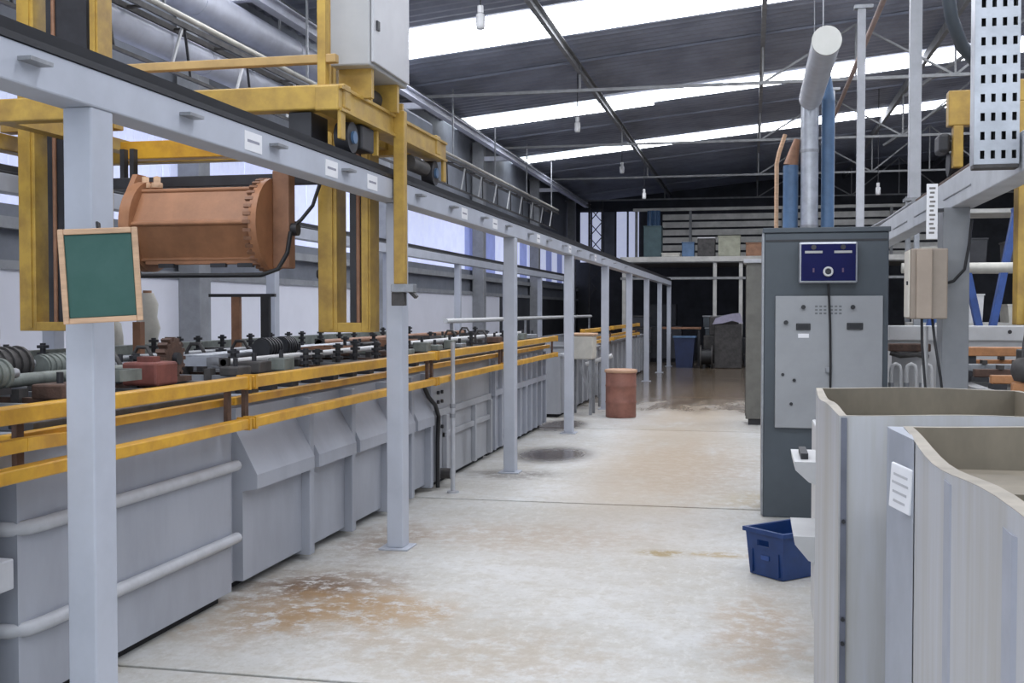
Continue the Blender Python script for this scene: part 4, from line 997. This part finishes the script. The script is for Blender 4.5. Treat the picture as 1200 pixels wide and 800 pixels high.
# white valves beside the cabinet
for i, x in enumerate((1.06, 1.17, 1.28)):
    v = thing('valve_manifold', 'white U-shaped pipe bend beside the dark cabinet', 'pipe', (x, 8.75, 0), 'white pipe bends beside the cabinet')
    MB().tube([(x - .033, 8.75, 0), (x - .033, 8.75, 1.05), (x - .025, 8.75, 1.085), (x, 8.75, 1.10), (x + .025, 8.75, 1.085), (x + .033, 8.75, 1.05), (x + .033, 8.75, 0)], .015, 8).build('bend', M_white, v)
    MB().cyl((x - .033, 8.75, .92), (x - .033, 8.75, .96), .021, 10).build('union', M_steel, v)
t = thing('pump_bracket', 'rusty bracket with hoses on the wall end of the white capped tank', 'bracket', (1.2, 8.85, 1.13))
MB().box(1.02, 1.32, 8.82, 8.955, 1.19, 1.25, .01).build('plate', M_rust, t)
MB().tube([(1.03, 8.84, 1.18), (1.10, 8.82, 1.16), (1.22, 8.82, 1.17), (1.30, 8.84, 1.15)], .02, 8).build('hose', M_greydark, t)

# ---- blue frames and shelving deep on the right
def aframe(x, y, label):
    t = thing('trestle', label, 'trestle', (x, y, 0), 'blue trestles on the right')
    MB().bar((x, y, 2.6), (x + .55, y, 0), .07, .10).build('leg', M_blue_steel, t)
    MB().bar((x + .02, y, 2.6), (x - .45, y, 0), .07, .10).build('leg', M_blue_steel, t)
    MB().bar((x - .2, y, 1.3), (x + .28, y, 1.3), .05, .06).build('cross_piece', M_blue_steel, t)
aframe(2.02, 12.2, 'blue steel trestle with splayed legs behind the wide right post')
aframe(2.75, 12.8, 'blue steel trestle with splayed legs beyond the yellow mast')
t = thing('shelf_rack', 'grey shelf rack with rolls and parts behind the blue trestles', 'shelf', (3.2, 15, 0))
for x in (2.0, 4.6):
    for y in (14.6, 15.4): MB().box(x - .03, x + .03, y - .03, y + .03, 0, 3.0).build('post', M_steel, t)
for z in (.6, 1.3, 1.98, 2.7): MB().box(1.97, 4.63, 14.57, 15.43, z, z + .05).build('shelf', M_pale_board, t)
for i in range(14):
    z = (.65, 1.35, 2.03)[i % 3]; x = 2.2 + (i // 3) * .5; sx = random.uniform(.1, .19); h = random.uniform(.2, .42)
    col = [M_dark, M_bluepipe, M_beige, M_greydark, M_white][i % 5]
    lab = ['dark', 'blue', 'beige', 'charcoal', 'white'][i % 5] + ' lidded bin on the ' + ('bottom', 'middle', 'top')[i % 3] + ' board of the shelf rack'
    b = thing('bin', lab, 'bin', (x, 14.9, z), 'bins on the shelf rack')
    MB().prism([(x - sx * .85, z), (x + sx * .85, z), (x + sx, z + h), (x - sx, z + h)], 'y', 14.7, 15.2).build('body', col, b)
    MB().box(x - sx - .01, x + sx + .01, 14.69, 15.21, z + h, z + h + .02).build('lid', col, b)
t = thing('wall_pipe', 'pale horizontal pipe crossing behind the wide right post', 'pipe', (1.45, 11.0, 0))
MB().cyl((1.45, 11.6, 1.92), (5.0, 11.6, 1.92), .05, 12).build('pipe', M_beige, t)
for x in (1.6, 4.8): MB().box(x - .03, x + .03, 11.57, 11.63, 0, 1.87).build('stand', M_steel, t)

# ---- vent pipe, blue risers
t = thing('vent_pipe', 'white capped vent pipe pointing down the aisle above the cabinet', 'pipe', (.74, 12.0, 4.29))
MB().cyl((.74, 12.0, 4.29), (.74, 15.2, 4.29), .148, 28).build('pipe', M_rib, t)
MB().cyl((.74, 11.965, 4.29), (.74, 12.0, 4.29), .152, 28).build('cap', mat('cap_white', (.46, .46, .43), .5, var=.06), t)
MB().cyl((.74, 15.35, 4.42), (.74, 15.35, 0), .115, 20).build('riser', M_galv, t)
for z in (1.0, 2.6, 3.6): MB().cyl((.74, 15.35, z), (.74, 15.35, z + .04), .122, 20).build('band', M_steel, t)
for z in (12.6, 14.4): MB().box(.735, .745, z - .01, z + .01, 4.43, roof_z(.74) - .04).build('hanger', M_steel, t)
for i, (x, z, r, m, l) in enumerate(((.50, 3.45, .10, M_bluepipe, 'blue riser pipe with a tapered top left of the galvanised riser'), (.98, 4.3, .085, M_bluepipe, 'tall blue riser pipe right of the galvanised riser'))):
    p = thing('riser_pipe', l, 'pipe', (x, 15.45, 0))
    MB().cyl((x, 15.45, 0), (x, 15.45, z), r, 18).build('pipe', m, p)
    MB().cyl((x, 15.45, z), (x + (.08 if i == 0 else .0), 15.45, z + .35), r, 18, r * .4).build('cone', M_brown if i == 0 else m, p)
    MB().cyl((x, 15.45, 2.5), (x, 15.45, 2.54), r * 1.1, 18).build('band', M_steel, p)
tag(MB().tube([(.32, 15.65, 0), (.32, 15.65, 3.5), (.35, 15.65, 3.65), (.43, 15.65, 3.9)], .028, 8).build('gas_pipe', M_wood, loc=(.32, 15.65, 0)), 'thin yellowish pipe bending over beside the blue riser', 'pipe')

# ================================================================== FAR END: MEZZANINE AND MACHINES
mz = thing('mezzanine', 'grey storage mezzanine on posts across the far end of the hall', 'mezzanine', (-1.5, 31, 0))
MB().box(-3.6, 5.5, 31.0, 34.5, 2.82, 2.96).build('deck', M_truss, mz)
MB().box(-3.6, 5.5, 30.95, 31.0, 2.85, 2.99).build('edge_beam', M_pale_board, mz)
MB().box(-3.6, 5.5, 31.0, 31.08, 2.36, 2.43).build('lower_rail', M_truss, mz)
for x in (-3.5, -1.0, -.3, 1.8, 4.2): MB().box(x - .05, x + .05, 31.02, 31.12, 0, 2.82).build('post', M_pale_board, mz)
for i in range(6):
    z = 3.1 + i * .235
    MB().box(-2.7, 5.4, 34.4, 34.44, z, z + .17).build('back_board', M_pale_board, mz)
for x in (-3.5, -1.85, .9, 4.0): MB().box(x - .04, x + .04, 34.34, 34.40, 2.96, 4.6).build('back_post', M_truss, mz)
MB().box(-3.6, 5.4, 34.33, 34.46, 4.55, 4.64).build('top_rail', M_pale_board, mz)
def store(name, x, y, z, sx, sy, h, m, label, cat, lidm=None):
    t = thing(name, label, cat, (x, y, z))
    MB().box(x - sx / 2, x + sx / 2, y - sy / 2, y + sy / 2, z + .04, z + h, .015).build('case', m, t)
    for dx in (-1, 1): MB().box(x + dx * sx * .35 - .04, x + dx * sx * .35 + .04, y - sy / 2, y + sy / 2, z, z + .04).build('runner', M_dark, t)
    MB().box(x - sx / 2 - .01, x + sx / 2 + .01, y - sy / 2 - .01, y + sy / 2 + .01, z + h, z + h + .03).build('lid', lidm or m, t)
store('storage_box', -.62, 31.5, 2.96, .60, .5, .58, mat('olive_box', (.34, .34, .26), .6), 'olive square box on the mezzanine deck', 'box')
store('storage_box', -1.25, 31.6, 2.96, .48, .5, .55, M_greydark, 'dark machine case on the mezzanine beside the olive box', 'machine', M_white)
store('storage_box', -1.75, 31.5, 2.96, .34, .4, .42, M_bluepipe, 'blue case on the mezzanine left of the dark machine', 'box')
store('storage_box', -2.22, 31.4, 2.96, .5, .4, .12, M_beige, 'flat beige carton on the mezzanine deck', 'carton')
store('storage_box', .05, 31.5, 2.96, .44, .4, .38, M_brown, 'brown carton on the mezzanine right of the olive box', 'carton')
store('storage_box', -2.75, 31.7, 2.96, .5, .5, .9, mat('deep_green', (.05, .09, .10), .6), 'dark green drum case at the left end of the mezzanine', 'box')
t = thing('draped_cloth', 'blue cloth draped from the mezzanine top rail', 'cloth', (-2.95, 34.2, 3.4))
b = MB(); n = 12
b.prism([(-3.15 + .4 * i / n, 34.22 + .03 * math.sin(i * 1.9)) for i in range(n + 1)] + [(-3.15 + .4 * i / n, 34.25 + .03 * math.sin(i * 1.9)) for i in range(n, -1, -1)], 'z', 3.55, 4.56)
b.build('fabric', M_bluepipe, t)
# machines in the dark under the mezzanine
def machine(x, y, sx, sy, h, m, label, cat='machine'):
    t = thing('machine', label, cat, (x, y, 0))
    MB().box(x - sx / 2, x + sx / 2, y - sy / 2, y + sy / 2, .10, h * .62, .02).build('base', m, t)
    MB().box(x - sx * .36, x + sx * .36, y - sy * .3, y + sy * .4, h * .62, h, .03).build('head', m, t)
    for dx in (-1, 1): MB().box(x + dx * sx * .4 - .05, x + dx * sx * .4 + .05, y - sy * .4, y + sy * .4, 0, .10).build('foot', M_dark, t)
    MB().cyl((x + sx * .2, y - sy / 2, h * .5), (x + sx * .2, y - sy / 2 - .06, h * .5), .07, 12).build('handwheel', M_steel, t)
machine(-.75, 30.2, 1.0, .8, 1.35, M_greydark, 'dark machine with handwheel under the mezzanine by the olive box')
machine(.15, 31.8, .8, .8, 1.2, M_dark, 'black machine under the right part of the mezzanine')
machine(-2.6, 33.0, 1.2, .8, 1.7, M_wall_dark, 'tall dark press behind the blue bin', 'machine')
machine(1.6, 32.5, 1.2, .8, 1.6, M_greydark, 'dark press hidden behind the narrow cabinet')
t = thing('bin', 'deep blue lidded bin on the floor at the end of the tank row', 'bin', (-1.72, 29.6, 0))
MB().prism([(-1.94, 0), (-1.52, 0), (-1.46, .78), (-2.0, .78)], 'y', 29.4, 29.85).build('body', mat('bin_navy', (.012, .025, .085), .5), t)
MB().box(-2.03, -1.43, 29.37, 29.88, .78, .83, .01).build('lid', M_bluepipe, t)
t = thing('workbench', 'dark workbench with a pale top behind the blue bin', 'bench', (-1.6, 30.9, 0))
MB().box(-2.5, -1.35, 30.4, 30.9, 1.0, 1.05).build('top', M_brown, t)
for x in (-2.45, -1.40):
    for y in (30.45, 30.85): MB().box(x - .03, x + .03, y - .03, y + .03, 0, 1.0).build('leg', M_dark, t)
t = thing('covered_pallet', 'pale sheet thrown over a stack under the mezzanine', 'pallet', (-.55, 29.3, 0))
MB().box(-.95, -.25, 29.25, 29.65, 0, 1.15, .02).build('stack', M_greydark, t)
b = MB(); b.prism([(-1.0, 1.14), (-.92, 1.30), (-.7, 1.38), (-.5, 1.42), (-.3, 1.44), (-.22, 1.16), (-.5, 1.24), (-.75, 1.17)], 'y', 29.2, 29.7); b.build('sheet', mat('sheet_lilac', (.36, .34, .44), .8), t)

# more stored goods in the dark under the mezzanine
def pile(x, y, n, m, label, lidm=None):
    t = thing('crate_stack', label, 'crates', (x, y, 0))
    for i in range(n):
        z = i * .34; dx = .03 * ((i * 7) % 3 - 1)
        c_ = MB().box(x - .28 + dx, x + .28 + dx, y - .2, y + .2, z + .01, z + .30, .01).build('crate', m, t)
        MB().box(x - .30 + dx, x + .30 + dx, y - .22, y + .22, z + .30, z + .34).build('crate_rim', lidm or m, c_)
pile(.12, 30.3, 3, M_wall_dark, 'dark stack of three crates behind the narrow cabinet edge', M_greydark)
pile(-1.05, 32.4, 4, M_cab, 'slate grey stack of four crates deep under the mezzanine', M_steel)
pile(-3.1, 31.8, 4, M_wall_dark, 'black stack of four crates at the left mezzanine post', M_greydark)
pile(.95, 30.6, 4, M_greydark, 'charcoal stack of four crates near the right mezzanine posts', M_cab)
t = thing('cable_reel', 'dark cable reel with pale cheeks standing under the mezzanine', 'reel', (-1.15, 29.35, 0))
for dx in (-.16, .13): MB().cyl((-1.15 + dx, 29.35, .30), (-1.12 + dx, 29.35, .30), .30, 24).build('cheek', M_greydark, t)
MB().cyl((-1.28, 29.35, .30), (-1.02, 29.35, .30), .20, 20).build('coil', M_cable, t)
# hoses and boxes on the right-hand line
t = thing('junction_case', 'small dark case on the far rack bars of the right tank', 'box', (1.75, 7.4, 1.16))
MB().box(1.62, 1.88, 7.33, 7.47, 1.162, 1.26, .01).build('case', M_greydark, t)
MB().box(1.66, 1.84, 7.322, 7.33, 1.18, 1.24).build('cover', M_steel, t)
